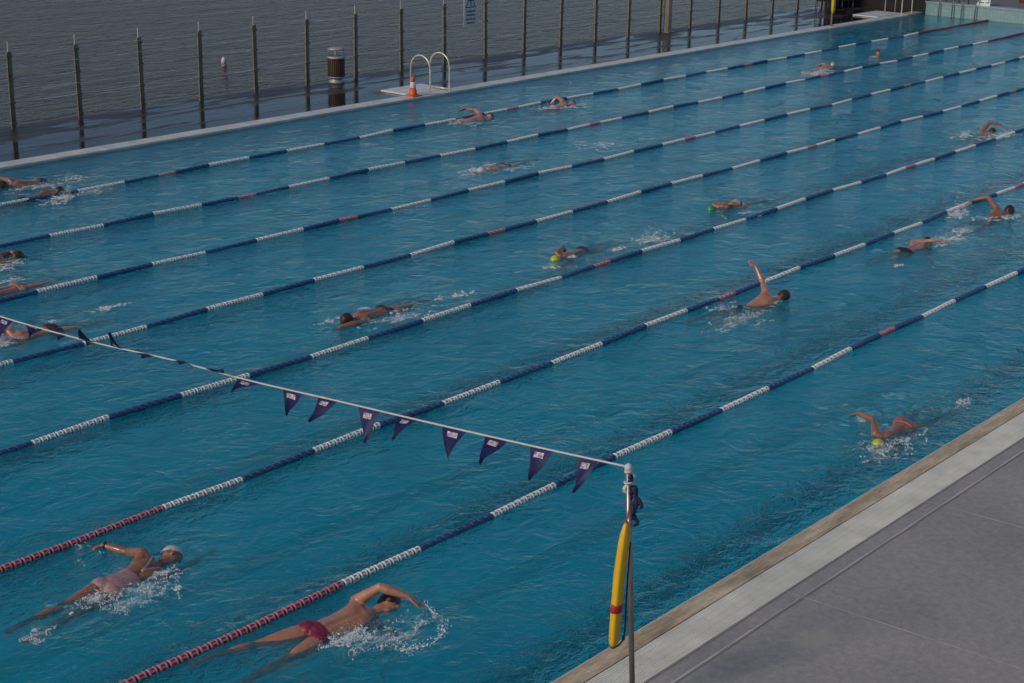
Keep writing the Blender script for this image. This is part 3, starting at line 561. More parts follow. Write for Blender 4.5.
def add_head(bm, J, s, look):
    H = V(J['head']); fd, up, sx = head_basis(J, look)
    rot = Matrix((sx, fd, up)).transposed()
    ball(bm, H+up*.015*s-fd*.008*s, (.077*s, .096*s, .100*s), 3, rot=rot)
    ball(bm, H-up*.055*s+fd*.030*s, (.052*s, .058*s, .062*s), 2, rot=rot)
    loft(bm, [H+fd*.088*s+up*.02*s, H+fd*.104*s-up*.012*s, H+fd*.112*s-up*.022*s, H+fd*.08*s-up*.03*s], [.007*s, .011*s, .015*s, .012*s], [.01*s, .012*s, .012*s, .01*s], sx, 8)
    for q in (-1, 1):
        ball(bm, H+sx*q*.080*s-up*.008*s-fd*.008*s, (.009*s, .02*s, .032*s), 2, rot=rot)
        ball(bm, H+sx*q*.030*s+fd*.083*s+up*.022*s, (.024*s, .012*s, .009*s), 1, rot=rot)   # brow
    ball(bm, H+fd*.088*s-up*.058*s, (.024*s, .010*s, .009*s), 1, rot=rot)                     # lips
    ball(bm, H+fd*.076*s-up*.092*s, (.022*s, .018*s, .018*s), 1, rot=rot)                     # chin
def build_person(key, label, look, skin_k, top, suit, woman=False, vox=.008, extras=()):
    s, J = JOINTS[key]
    root = empty('person', (J['chest'][0], J['chest'][1], 0), label, 'person', 'swimmers in the lanes')
    bm = bmesh.new()
    sec = torso_sections(J, s, woman)
    loft(bm, [a for a, b, c, d in sec], [b for a, b, c, d in sec], [c for a, b, c, d in sec], [d for a, b, c, d in sec], 20)
    Ch, Pe, H = V(J['chest']), V(J['pelvis']), V(J['head']); Lc = V(J['L']); A = (Ch-Pe).normalized()
    tube(bm, [Ch+A*.03*s, Ch+A*.09*s, H-(H-Ch).normalized()*.05*s, H], [.062*s, .058*s, .054*s, .05*s], 12)
    ax = 1.04
    for q, k in ((1, 'L'), (-1, 'R')):
        sh, el, wr, hd = (V(J[a+k]) for a in ('sh', 'el', 'wr', 'hd'))
        side = Lc*q
        # shoulder girdle: trapezius and latissimus running into the deltoid
        tube(bm, [Ch+A*.05*s+side*.03, (Ch+A*.03*s).lerp(sh, .6), sh], [.055*s, .058*s*ax, .052*s*ax], 12)
        tube(bm, [Ch-A*.16*s+side*.09*s, (Ch-A*.05*s+side*.11*s).lerp(sh, .35), sh], [.055*s, .062*s, .050*s*ax], 12)
        ball(bm, sh, .058*s*ax, 2)
        limb(bm, sh, el, [(-.05, .040*s*ax), (.08, .054*s*ax), (.35, .050*s*ax), (.6, .045*s*ax), (.85, .039*s*ax), (1, .037*s*ax), (1.04, .030*s*ax)])
        ball(bm, el, .037*s*ax, 2)
        limb(bm, el, wr, [(-.03, .032*s*ax), (.05, .038*s*ax), (.25, .043*s*ax), (.5, .038*s*ax), (.8, .029*s*ax), (1, .025*s*ax), (1.03, .022*s)])
        sa = (wr-el).cross(V((0, 0, 1)));  sa = sa if sa.length > .05 else Lc
        hand(bm, wr, hd, sa, s, q)
        hip, kn, an, to = (V(J[a+k]) for a in ('hip', 'kn', 'an', 'to'))
        ball(bm, hip+A*.03*s+V((0, 0, .028*s)), (.088*s, .088*s, .075*s), 2)
        limb(bm, hip+A*.05*s, kn, [(-.05, .06*s), (.08, .090*s), (.3, .090*s), (.6, .077*s), (.85, .062*s), (1, .057*s), (1.04, .047*s)], 14)
        ball(bm, kn, .054*s, 2)
        limb(bm, kn, an, [(-.03, .045*s), (.08, .055*s), (.28, .063*s), (.5, .055*s), (.75, .040*s), (.93, .033*s), (1.02, .032*s)])
        lf = V((-V(J['F']).y, V(J['F']).x, 0))
        loft(bm, [an+V(J['F'])*.03*s, an, an.lerp(to, .35), an.lerp(to, .75), to], [.03*s, .036*s, .042*s, .050*s, .034*s], [.03*s, .038*s, .032*s, .018*s, .010*s], lf, 12)
    add_head(bm, J, s, look)
    body = remeshed('body', bm, [SK[skin_k]], vox, root)
    n_ = Lc.cross(A).normalized(); n_ = n_ if n_.z > 0 else -n_; Lq = (Ch-Pe).length
    for v in body.data.vertices:                       # spine furrow, shoulder blades, lower ribs
        r_ = v.co-Pe; t = r_.dot(A)/Lq; x = r_.dot(Lc); dd_ = r_.dot(n_)
        if .16 < t < 1.15 and dd_ > .03:
            k = min(1, (dd_-.03)/.05); f_ = -.011*math.exp(-(x/(.020*s))**2)*min(1, max(0, (1.12-t)*4))*min(1, max(0, (t-.16)*5))
            f_ += .012*math.exp(-((abs(x)-.085*s)/.034)**2-((t-.86)/.16)**2)
            f_ += .006*math.exp(-((abs(x)-.040*s)/.02)**2)*max(0, min(1, (1-t)*3))
            v.co += n_*f_*k
    fd, up, sx = head_basis(J, look); rot = Matrix((sx, fd, up)).transposed()
    bm = bmesh.new(); kind, c = top
    if kind == 'cap':
        vs = ball(bm, H+up*.017*s-fd*.010*s, (.083*s, .101*s, .106*s), 4, rot=rot)
        cut = [v for v in vs if (v.co-H).dot(up) < .012*s+.55*(v.co-H).dot(fd)]
        bmesh.ops.delete(bm, geom=cut, context='VERTS')
        for v in bm.verts: v.co += (v.co-H).normalized()*.002*noise.noise(v.co*40)
        o = new_obj('swim_cap', bm, cloth(c, .35), root); rebase(o)
    else:
        vs = ball(bm, H+up*.017*s-fd*.016*s, (.086*s, .100*s, .106*s), 4, rot=rot)
        cut = [v for v in vs if (v.co-H).dot(up) < -.045*s+.95*(v.co-H).dot(fd)+.02*noise.noise(v.co*30)]
        bmesh.ops.delete(bm, geom=cut, context='VERTS')
        for v in bm.verts: v.co += (v.co-H).normalized()*(.007*noise.noise(v.co*28)+.004*noise.noise(v.co*80))
        o = new_obj('hair', bm, M_hair, root); rebase(o)
    if suit:
        sk_, c = suit; bm = bmesh.new(); g = .009
        t = torso_sections(J, s, woman, g)
        rng = {'trunks': (1, 4), 'onepiece': (1, 6), 'briefs': (1, 4)}[sk_]
        t = t[rng[0]:rng[1]]
        loft(bm, [a for a, b, c_, d in t], [b for a, b, c_, d in t], [c_ for a, b, c_, d in t], [d for a, b, c_, d in t], 24)
        for k in 'LR':
            hip, kn = V(J['hip'+k]), V(J['kn'+k]); e = {'trunks': .16, 'onepiece': .02, 'briefs': .06}[sk_]
            ball(bm, hip+A*.03*s+V((0, 0, .028*s)), ((.088*s+g), (.088*s+g), (.075*s+g)), 3)
            if sk_ == 'trunks': limb(bm, hip+A*.05*s, hip.lerp(kn, e*1.3), [(0, .080*s+g), (.4, .088*s+g), (1, .088*s+g)], 16)
            if sk_ == 'onepiece' :
                q = 1 if k == 'L' else -1
                up_ = V((0, 0, 1)); n_ = Lc.cross(A).normalized(); n_ = n_ if n_.z > 0 else -n_
                tube(bm, [Ch-A*.16*s+n_*.098*s, Ch-A*.05*s+n_*.103*s+Lc*q*.03*s, Ch+A*.05*s+n_*.085*s+Lc*q*.075*s, Ch+A*.09*s+n_*.01*s+Lc*q*.085*s], .016*s, 8)
        remeshed('swimsuit', bm, [cloth(c)], .0085, root, 3)
    for ex in extras:
        if ex[0] == 'watch':
            k = ex[1]; wr, el = V(J['wr'+k]), V(J['el'+k]); d = (el-wr).normalized(); bm = bmesh.new()
            p = wr+d*.02; loft(bm, [p-d*.011, p-d*.009, p+d*.009, p+d*.011], [.028*s, .033*s, .033*s, .028*s], [.028*s, .033*s, .033*s, .028*s], None, 16)
            q_ = frame(d)[1]; ball(bm, p+q_*.033*s, (.016, .016, .016), 2)
            o = new_obj('wristwatch', bm, simple('watch_black', (.012, .012, .014), .3), root); rebase(o)
        if ex[0] == 'glove':
            k = ex[1]; bm = bmesh.new(); hand(bm, V(J['wr'+k]), V(J['hd'+k])+ (V(J['hd'+k])-V(J['wr'+k])).normalized()*.012, (V(J['wr'+k])-V(J['el'+k])).cross(V((0, 0, 1))), s*1.22, 1)
            remeshed('swim_glove', bm, [cloth((.015, .015, .02))], .008, root, 2)
    return root
DN = (.35, 0, -1)
build_person('woman_gold', 'tanned swimmer in rose-brown swimsuit, pale cap and black watch at bottom left', (.25, -.75, -.5), 'tan', ('cap', (.52, .50, .44)), ('onepiece', (.36, .20, .20)), True, .0065, [('watch', 'L')])
build_person('man_maroon', 'dark-haired swimmer in maroon trunks with bent arm overhead, bottom centre of the pool', (.15, -.9, -.35), 'fair', ('hair', 0), ('briefs', (.17, .012, .035)), False, .0065)
build_person('yellow_near', 'swimmer in yellow cap reaching forward right beside the sandstone coping', DN, 'tan', ('cap', (.50, .48, .02)), ('briefs', (.30, .10, .09)), True, .008)
build_person('man_arm', 'dark-haired swimmer with one arm raised straight up against the lane rope', (.3, .7, -.6), 'fair', ('hair', 0), ('trunks', (.02, .03, .06)), False, .008)
build_person('yellow_mid', 'swimmer in yellow cap and blue trunks in mid pool, next to a red rope mark', DN, 'tan', ('cap', (.52, .50, .02)), ('trunks', (.02, .035, .13)), False, .008)
build_person('green_cap', 'swimmer in bright green cap and pale grey suit', DN, 'tan', ('cap', (.03, .26, .08)), ('onepiece', (.38, .36, .38)), True, .008, [('watch', 'R')])
build_person('dark_hair', 'dark-haired swimmer in black briefs stretched flat at mid left', (.5, 0, -.9), 'tan', ('hair', 0), ('briefs', (.015, .018, .022)), False, .008)
build_person('pink_back', 'pink-backed swimmer in black briefs behind another swimmer at the right', DN, 'pink', ('hair', 0), ('briefs', (.015, .016, .02)), True, .008)
build_person('brown_arm', 'tanned swimmer with bent arm up at the right edge, ahead of a splash', DN, 'tan', ('hair', 0), None, False, .008)
build_person('arc_arm', 'mostly submerged swimmer whose tanned arm arcs over the water at upper right', DN, 'tan', ('hair', 0), None, False, .008)
build_person('brown_back', 'brown-backed swimmer with splash at the hands, upper left', DN, 'deep', ('hair', 0), ('trunks', (.02, .02, .03)), False, .008)
build_person('edge_dark', 'swimmer at the left edge in the lane beside the wet boardwalk', DN, 'deep', ('hair', 0), ('trunks', (.02, .02, .03)), False, .008)
build_person('edge_pink', 'swimmer whose head and shoulder enter from the left edge', DN, 'deep', ('hair', 0), None, False, .008)
build_person('edge_tan', 'swimmer leaving at the left edge with bare legs trailing beside the lane rope', DN, 'fair', ('hair', 0), ('briefs', (.30, .19, .13)), False, .008)
build_person('under_flags', 'swimmer seen behind the purple pennants at the left edge', DN, 'fair', ('cap', (.5, .5, .5)), ('trunks', (.06, .02, .02)), False, .008)
build_person('glove', 'swimmer with a black glove on the raised hand near the orange cone', (.3, -.5, -.8), 'pink', ('cap', (.10, .04, .12)), None, False, .008, [('glove', 'L')])
build_person('triangle', 'swimmer whose bent elbow makes a triangle beside the farthest lane rope', DN, 'pink', ('cap', (.10, .16, .26)), None, False, .008)
build_person('crawler_far', 'pale swimmer stretched out in the upper middle with heels at the surface', DN, 'fair', ('cap', (.5, .5, .5)), ('briefs', (.05, .03, .03)), False, .008)
build_person('far_pale', 'distant pale-headed swimmer wrapped in white splash', (.9, 0, -.2), 'pink', ('cap', (.40, .33, .22)), None, False, .009)
build_person('red_cap', 'distant swimmer in dark red cap with only the head above water', (.9, .2, -.1), 'pink', ('cap', (.16, .010, .015)), None, False, .009)

# ------------------------------------------------------------------ splashes
def film_mat():
    m, nt, out = mat('foam_film')
    b = nd(nt, 'ShaderNodeBsdfPrincipled', Roughness=.5); b.inputs['Base Color'].default_value = (.62, .80, .84, 1)
    t = nd(nt, 'ShaderNodeBsdfTransparent'); mx = nt.nodes.new('ShaderNodeMixShader'); at = nt.nodes.new('ShaderNodeAttribute'); at.attribute_name = 'film'
    n = math_(nt, 'ADD', math_(nt, 'MULTIPLY', noi(nt, coords(nt, (.7, 1.4, 1), (0, 0, .3)), 10, 6, .7, 1.2), 1.0), math_(nt, 'MULTIPLY', math_(nt, 'SUBTRACT', at.outputs['Fac'], 1), .34))
    r = ramp(nt, n, [(.36, (0, 0, 0)), (.60, (.85, .85, .85))])
    nt.links.new(r.outputs[0], mx.inputs[0]); nt.links.new(t.outputs[0], mx.inputs[1]); nt.links.new(b.outputs[0], mx.inputs[2]); nt.links.new(mx.outputs[0], out.inputs[0]); return m
M_film = film_mat()
def foam_mat():
    m, nt, out = mat('splash_water')
    b = nd(nt, 'ShaderNodeBsdfPrincipled', Roughness=.25); nt.links.new(b.outputs[0], out.inputs[0])
    b.inputs['Base Color'].default_value = (.92, .95, .96, 1); b.inputs['Transmission Weight'].default_value = .12; b.inputs['IOR'].default_value = 1.33
    return m
M_foam = foam_mat()
rnd = random.Random(11)
def drop(bm, p, r):
    # a stretched, lopsided droplet of 8 faces
    ax = V((rnd.gauss(0, 1), rnd.gauss(0, 1), rnd.gauss(0, 1))).normalized(); k = 1+rnd.random()*1.4
    W, D = frame(ax); a = p+ax*r*k; b_ = p-ax*r*k
    ring = [bm.verts.new(p+(W*math.cos(t)+D*math.sin(t))*r*rnd.uniform(.5, .9)) for t in (0, 1.57, 3.14, 4.71)]
    A, B = bm.verts.new(a), bm.verts.new(b_)
    for i in range(4): bm.faces.new((A, ring[i], ring[(i+1) % 4])); bm.faces.new((B, ring[(i+1) % 4], ring[i]))
def flake(bm, p, r):
    n = rnd.randint(5, 8); a0 = rnd.random()*6; el = rnd.uniform(1.0, 2.6); th = rnd.uniform(-.5, .8)
    c = bm.verts.new(p+V((0, 0, .006))); ring = []
    for i in range(n):
        t = a0+2*math.pi*i/n; q = r*rnd.uniform(.4, 1.1); x, y = q*el*math.cos(t), q*math.sin(t)/el**.5
        ring.append(bm.verts.new(p+V((x*math.cos(th)-y*math.sin(th), x*math.sin(th)+y*math.cos(th), -.004))))
    for i in range(n): bm.faces.new((c, ring[i], ring[(i+1) % n]))
def splash(key, label, streaks=()):
    bm = bmesh.new(); L = SPLASH[key]; lay = bm.verts.layers.float.new('film')
    for (x, y, h, wd, n, sz) in L:
        rings_ = []; a_ = wd*.62+.05; b2_ = wd*.30+.06
        for q in range(7):
            rr = q/6
            rings_.append([bm.verts.new((x+a_*rr*math.cos(th), y+b2_*rr*math.sin(th), .016+.004*noise.noise(V((x+rr*2, th, y))))) for th in [2*math.pi*i/18 for i in range(18)]])
            for v_ in rings_[-1]: v_[lay] = 1-rr
        for ra_, rb_ in zip(rings_, rings_[1:]):
            for i in range(18): bm.faces.new((ra_[i], ra_[(i+1) % 18], rb_[(i+1) % 18], rb_[i])).material_index = 1
        # short crests and threads of water thrown from a few spots, thinning outwards
        for s_ in range(max(5, int(n/(6 if sz > .0135 else 9)))):
            cu, cv = rnd.gauss(0, .34), rnd.gauss(0, .17); th = rnd.uniform(-1.2, 1.2); ln = rnd.uniform(.03, .16)*min(1, wd*1.6)
            p0 = V((x+cu*wd, y+cv*wd, 0)); hh = abs(h)*rnd.random()**2.2*math.exp(-3*(cu*cu+cv*cv*3)); dv = V((math.cos(th), math.sin(th), 0))
            m_ = rnd.randint(12, 26)
            for i in range(m_):
                t = rnd.random(); q = p0+dv*(t-.5)*ln*2+V((rnd.gauss(0, .012), rnd.gauss(0, .012), 0)); z = hh*(1-(2*t-1)**2)*rnd.uniform(.6, 1.1)
                if hh > .03 or rnd.random() < .35: drop(bm, q+V((0, 0, .010+max(0, z))), sz*rnd.uniform(.10, .32)*(1.8 if rnd.random() < .05 else 1))
                else: flake(bm, q+V((0, 0, .013+.006*rnd.random())), sz*rnd.uniform(.15, .55))
        for i in range(int(n*1.3)):
            u, v = rnd.gauss(0, .5), rnd.gauss(0, .28)
            drop(bm, V((x+u*wd, y+v*wd, .012+abs(h)*rnd.random()**2*math.exp(-u*u-v*v*2))), sz*rnd.uniform(.08, .22))
    for pts, r, n in streaks:
        P = smooth_path(pts, 10)
        for i in range(n):
            t = rnd.random()*(len(P)-1); a = int(t); p = P[a].lerp(P[min(a+1, len(P)-1)], t-a)
            drop(bm, p+V((rnd.gauss(0, .022), rnd.gauss(0, .022), rnd.gauss(0, .022))), r*rnd.uniform(.25, .75))
        for q in range(4):
            i0 = rnd.randint(0, max(0, len(P)-9)); tube(bm, P[i0:i0+8], [r*rnd.uniform(.12, .4) for _ in P[i0:i0+8]], 5)
    o = new_obj('water_splash', bm, [M_foam, M_film]); return tag(o, label, 'splash', None, 'stuff')
lw = JOINTS['woman_gold'][1]['hdL']; lm = JOINTS['man_maroon'][1]['hdL']
def fall(p, dx, dy, lean): return [V(p), V(p)+V((dx*.5, dy*.5, -.02)), V((p[0]+dx, p[1]+dy, max(.12, p[2]-.1))), V((p[0]+dx*1.1+lean, p[1]+dy*1.1, .01))]
splash('woman_gold', 'spray and foam along the swimmer in the rose-brown swimsuit', [([V(lw)+V((0,0,.02)), V(lw)+V((-.10, .0, .03)), V(lw)+V((-.18, -.10, -.10)), (lw[0]-.28, lw[1]-.30, .02)], .010, 130), ([V(lw)+V((.04,0,.0)), V(lw)+V((.02, -.08, -.05)), (lw[0]-.05, lw[1]-.28, .02)], .009, 90)])
splash('man_maroon', 'spray and foam along the swimmer in maroon trunks', [([V(lm)+V((0,0,.06)), (lm[0]+.03, lm[1]-.12, .0), (lm[0]-.05, lm[1]-.3, .02)], .010, 90), ([(lm[0]-.05, lm[1]-.3, .02), (lm[0]-.35, lm[1]-.42, .02), (lm[0]-.7, lm[1]-.3, .03)], .012, 130)])
splash('yellow_near', 'foam around the swimmer beside the sandstone coping')
splash('man_arm', 'high spray behind the swimmer with the straight raised arm')
splash('yellow_mid', 'kick spray behind the yellow-capped swimmer in mid pool')
splash('green_cap', 'thin foam around the green-capped swimmer')
splash('dark_hair', 'small splashes along the dark-haired swimmer in black briefs')
splash('pink_back', 'splash in front of the pink-backed swimmer')
splash('brown_arm', 'white splash under the bent arm at the right edge')
splash('arc_arm', 'splashes under the arcing arm at upper right')
splash('brown_back', 'tall spray in front of the brown-backed swimmer at upper left')
splash('edge_dark', 'kick spray in the lane beside the boardwalk at upper left')
splash('edge_pink', 'foam beside the shoulder entering from the left edge')
splash('edge_tan', 'wash over the swimmer leaving at the left edge')
splash('under_flags', 'foam and kick splash around the swimmer behind the pennants')
splash('glove', 'water thrown up beneath the black-gloved hand')
splash('triangle', 'foam around the triangular bent elbow')
splash('crawler_far', 'foam at the hands of the pale stretched swimmer')
splash('far_pale', 'white splash around the distant pale-headed swimmer')
splash('red_cap', 'ripple foam beside the distant dark red cap')


# ------------------------------------------------------------------ flag line with its poles
M_steel = simple('pole_steel', (.30, .285, .26), .35, .7, var=.15, scale=8)
M_purple = simple('pennant_fabric', (.004, .006, .060), .6, c2=(.008, .009, .088), scale=6)
M_print = simple('pennant_print', (.03, .02, .10), .7, c2=(.75, .66, .74), scale=38)
M_cord = simple('white_cord', (.55, .54, .52), .7, var=.1)
M_navy = simple('navy_cloth', (.015, .017, .06), .8)
fl = empty('backstroke_flag_line', (5.1, -.63, 2.0), 'line of dark purple pennants strung across the near end of the pool', 'flag line')
cpts = [(5.1, -.63, 2.0), (5.1, .267, 1.92), (5.1, 1.3, 1.835), (5.1, 2.4, 1.752), (5.1, 3.5, 1.665), (5.1, 4.6, 1.606), (5.1, 5.9, 1.50), (5.1, 7.4, 1.43), (5.1, 9.6, 1.40), (5.1, 12.5, 1.45), (5.1, 15.5, 1.62), (5.1, 20.2, 2.0)]
CP = smooth_path(cpts, 8)
bm = bmesh.new(); tube(bm, CP, .0085, 6); o = new_obj('cord', bm, M_cord, fl); rebase(o)
def cz(y):
    for a, b in zip(CP, CP[1:]):
        if a.y <= y <= b.y: return a.z+(b.z-a.z)*(y-a.y)/(b.y-a.y)
    return CP[0].z
extra = [((5.1, y+.2, 0), (5.1, y, 0), (4.93, y+.04, cz(y)-.17)) for y in [7.75+.48*i for i in range(24)]]
for i, (A_, B_, T_) in enumerate(FLAGS+extra):
    A_, B_, T_ = V(A_), V(B_), V(T_); A_.z = cz(A_.y)-.004; B_.z = cz(B_.y)-.004
    bm = bmesh.new(); nr = 8; rows = []
    A_, B_ = A_-(B_-A_)*.10, B_+(B_-A_)*.10; T_ = T_+(T_-A_)*.10; side = (B_-A_); nrm = side.cross(T_-A_).normalized()
    for r_ in range(nr+1):
        t = r_/nr; row = []
        for c_ in range(7):
            u = c_/6; wdt = (1-t)*.97+.03
            p = (A_.lerp(B_, u))*(1-t)+T_*t if False else (A_+side*.5).lerp(T_, t)+side*(u-.5)*wdt
            p += nrm*(.014*math.sin(u*5+i*1.3+t*3)*t**.5+.018*math.sin(t*4+i)*t)
            row.append(bm.verts.new(p))
        rows.append(row)
    for a, b in zip(rows, rows[1:]):
        for c_ in range(6): bm.faces.new((a[c_], a[c_+1], b[c_+1], b[c_]))
    o = new_obj('pennant', bm, M_purple, fl); rebase(o)
    # printed badge, both sides
    bm = bmesh.new(); d = (T_-(A_+side*.5))
    for sg in (1, -1):
        def P(u, t): return (A_+side*.5)+d*t+side*u+nrm*(.006*sg+.014*math.sin((u+.5)*5+i*1.3+t*3)*t**.5+.018*math.sin(t*4+i)*t)
        for a in range(4):
            u0, u1 = -.20+a*.10, -.20+(a+1)*.10; qs = [bm.verts.new(P(*q)) for q in ((u0, .13), (u1, .13), (u1, .30), (u0, .30))]
            bm.faces.new(qs)
    o2 = new_obj('printed_badge', bm, M_print, o); o2.matrix_parent_inverse = Matrix.Identity(4); o2.matrix_parent_inverse = Matrix.Translation(-V(fl.location))
    o2.matrix_parent_inverse = Matrix.Identity(4)
pole = empty('flag_pole', (5.19, -.71, 0), 'slim steel pole on the near deck carrying the pennant line', 'pole')
pa, pb = V((5.19, -.71, 0)), V((5.1, -.64, 1.97)); dd = (pb-pa).normalized()
bm = bmesh.new(); tube(bm, [pa, pb], .0215, 16); o = new_obj('post', bm, M_steel, pole); rebase(o)
bm = bmesh.new(); lathe(bm, [(.07, .006), (.07, .016), (.03, .02), (.028, .06)], pa, 20); o = new_obj('base_plate', bm, M_steel, pole, smooth=False); rebase(o)
bm = bmesh.new(); ball(bm, pb+V((0, 0, .025)), (.030, .030, .036), 2)
for q in range(2):
    c = pb-dd*(.012+q*.085); W, D = frame(dd); rr = .026+.004*(q % 2)
    pts = [c+W*rr*math.cos(t)+D*rr*math.sin(t)+dd*(.012*t/6) for t in [x*.7 for x in range(12)]]
    tube(bm, pts, .008, 6)
tube(bm, smooth_path([pb+dd*.02, pb-dd*.05+V((.03, -.03, 0)), pb-dd*.14+V((-.03, .02, 0)), pb-dd*.17+V((.0, .0, 0))], 5), .014, 6)
o = new_obj('cord_knot', bm, M_cord, pole); rebase(o)
bm = bmesh.new()
for i, (zz, r) in enumerate(((.045, .028), (.075, .030), (.13, .025), (.17, .026), (.21, .022))): ball(bm, pb-dd*zz+V((.008, -.006, 0)), (r, r, .033), 2)
tube(bm, smooth_path([pb-dd*.12+V((.02, -.03, 0)), pb-dd*.20+V((.03, -.045, 0)), pb-dd*.30+V((.035, -.03, 0)), pb-dd*.38+V((.015, -.02, 0))], 5), [.021+.007*math.sin(q) for q in range(16)], 8)
tube(bm, smooth_path([pb-dd*.19+V((.02, -.03, 0)), pb-dd*.21+V((.035, -.06, 0)), pb-dd*.27+V((.045, -.08, 0)), pb-dd*.29+V((.04, -.07, 0))], 5), [.014, .016, .015, .013, .012, .012, .013, .015, .016, .014, .012, .014, .012, .01, .009, .008], 8)
tube(bm, smooth_path([pb-dd*.34+V((.0, -.02, 0)), pb-dd*.40+V((.03, -.06, 0)), pb-dd*.43+V((.01, -.03, 0))], 5), .012, 6)
o = new_obj('tied_cloth', bm, M_navy, pole); rebase(o)

M_yellow = simple('rescue_yellow', (.66, .40, .008), .5, var=.08, scale=10, coat=.1)
M_red = simple('rescue_red', (.38, .018, .02), .6)
M_black = simple('black_strap', (.02, .02, .022), .6)
def rescue_tube(a, b, label, hook, lat=V((1, 0, 0)), big=1.0, flip=False):
    a, b = V(a), V(b); root = empty('rescue_tube', b, label, 'rescue tube', 'yellow rescue tubes hanging on poles')
    d = (b-a).normalized(); W = (lat-d*lat.dot(d)).normalized(); D = d.cross(W); L = (b-a).length
    bm = bmesh.new(); n = 28; rings = []
    bend = D*0+W*-.018
    for t, r in ((0, .018), (.015, .03), (.09, .052), (.16, .060), (.4, .061), (.7, .060), (.9, .058), (.97, .05), (1, .028)):
        c = a+d*L*t+bend*math.sin(t*math.pi)*1.0; ring = []
        for k in range(n):
            th = 2*math.pi*k/n; g = (1-.20*max(0, math.cos(6*th))**8)*(1+.05*math.sin(t*9+th))/max(abs(math.cos(th)), abs(math.sin(th)))**.28
            ring.append(bm.verts.new(c+W*r*big*g*math.cos(th)+D*r*big*g*.72*math.sin(th)))
        rings.append(ring)
    for p, q in zip(rings, rings[1:]):
        for k in range(n): bm.faces.new((p[k], p[(k+1) % n], q[(k+1) % n], q[k]))
    for r in (rings[0][::-1], rings[-1]): bm.faces.new(r)
    o = new_obj('foam_float', bm, M_yellow, root); rebase(o)
    bm = bmesh.new(); c0 = a+d*L*.645+bend*.9; c1 = a+d*L*.715+bend*.8
    loft(bm, [c0, c0+d*.004, c1-d*.004, c1], [x*big for x in (.058, .066, .066, .058)], [x*big for x in (.04, .049, .049, .04)], W, 24); o = new_obj('red_band', bm, M_red, root); rebase(o)
    bm = bmesh.new(); aa = b if flip else a
    tube(bm, smooth_path([aa+d*(-.01 if flip else .01), aa.lerp(V(hook), .5)+V((.006, 0, 0)), V(hook)], 5), .006, 6); ball(bm, aa, .015, 2)
    o = new_obj('hanging_cord', bm, M_red, root); rebase(o)
    bm = bmesh.new(); e = b-d*.03
    if flip: b, d = a, -d
    tube(bm, smooth_path([b-d*.01, b+W*.05+d*.012, b+W*.115-d*.02, b+W*.125-d*.10, b+W*.10-d*.40, b+W*.075-d*.8], 6), .007, 6)
    ball(bm, b+W*.12-d*.03, (.013, .013, .02), 2); ball(bm, b+d*.004, (.03, .02, .008), 2)
    o = new_obj('strap', bm, M_black, root); rebase(o); return root
rescue_tube((5.035, -.69, 1.60), (4.935, -.69, .635), 'yellow rescue tube with red band hanging on the flag pole by the near deck', (5.095, -.665, 1.72), big=.80)
fp = empty('flag_pole', (44.05, 19.73, .045), 'thin pole on the pale far coping holding a yellow rescue tube', 'pole')
bm = bmesh.new(); tube(bm, [(44.05, 19.73, .04), (44.05, 19.73, 2.1)], .028, 12); o = new_obj('post', bm, simple('far_pole_paint', (.35, .30, .2), .5), fp); rebase(o)
bm = bmesh.new(); lathe(bm, [(.08, 0), (.08, .012), (.035, .02)], (44.05, 19.73, .046), 16); o = new_obj('base_plate', bm, M_steel, fp); rebase(o)
rescue_tube((43.98, 19.66, .47), (44.0, 19.66, 1.45), 'far yellow rescue tube hanging on the thin pole beside the wet boardwalk', (44.04, 19.7, 1.6), big=1.35, flip=True)

# ------------------------------------------------------------------ waterfront fence
M_post = simple('fence_post_lit', (.15, .145, .105), .45, var=.25, scale=6)  # sunlit left edge of the posts, its brightness put into the colour
M_postd = simple('fence_post_shaded', (.018, .025, .021), .5, var=.2, scale=6)  # dark green of the posts away from the sun, shade painted in
M_wire = simple('fence_wire', (.34, .37, .37), .4, .3, c2=(.85, .87, .87), scale=1.3)  # noise from grey to near white paints patchy glints along the wires
fence = empty('waterfront_fence', (15.3, 22.83, 0), 'wire fence of slim dark green posts along the wet boardwalk by the sea', 'fence')
FX = [15.29+1.673*i for i in range(-3, 21)]
bm = bmesh.new()
x, y = 0, 0
box(bm, (-.056, -.036, 0), (-.034, -.004, 1.60), 0, .004); box(bm, (-.032, -.040, 0), (.050, .040, 1.62), 1, .004)  # thin pale strip paints the sunlit edge beside the dark post
for z in (.10, .54, 1.02, 1.5): box(bm, (-.064, -.058, z), (.064, .058, z+.035), 1, .004)
for z in (.54, 1.02): tube(bm, [(-.08, -.02, z+.017), (.08, -.02, z+.017)], .012, 6, 0)
bmesh.ops.recalc_face_normals(bm, faces=bm.faces)
me = bpy.data.meshes.new('post'); bm.to_mesh(me); bm.free(); me.materials.append(M_post); me.materials.append(M_postd)
bm = bmesh.new(); tube(bm, [(0, 0, 1.62), (0, 0, 1.81)], .017, 8); ball(bm, (0, 0, 1.81), .019, 1)
me2 = bpy.data.meshes.new('rod'); bm.to_mesh(me2); bm.free(); me2.materials.append(simple('steel_rod', (.5, .5, .5), .3, .5))
for i, x in enumerate(FX):
    p = bpy.data.objects.new('post', me); col.objects.link(p); p.parent = fence; p.location = (x-15.3, 0, 0)
    p.rotation_euler = (R_(random.uniform(-.5, .5)), R_(random.uniform(-.6, .6)), 0)
    t = bpy.data.objects.new('top_rod', me2); col.objects.link(t); t.parent = p
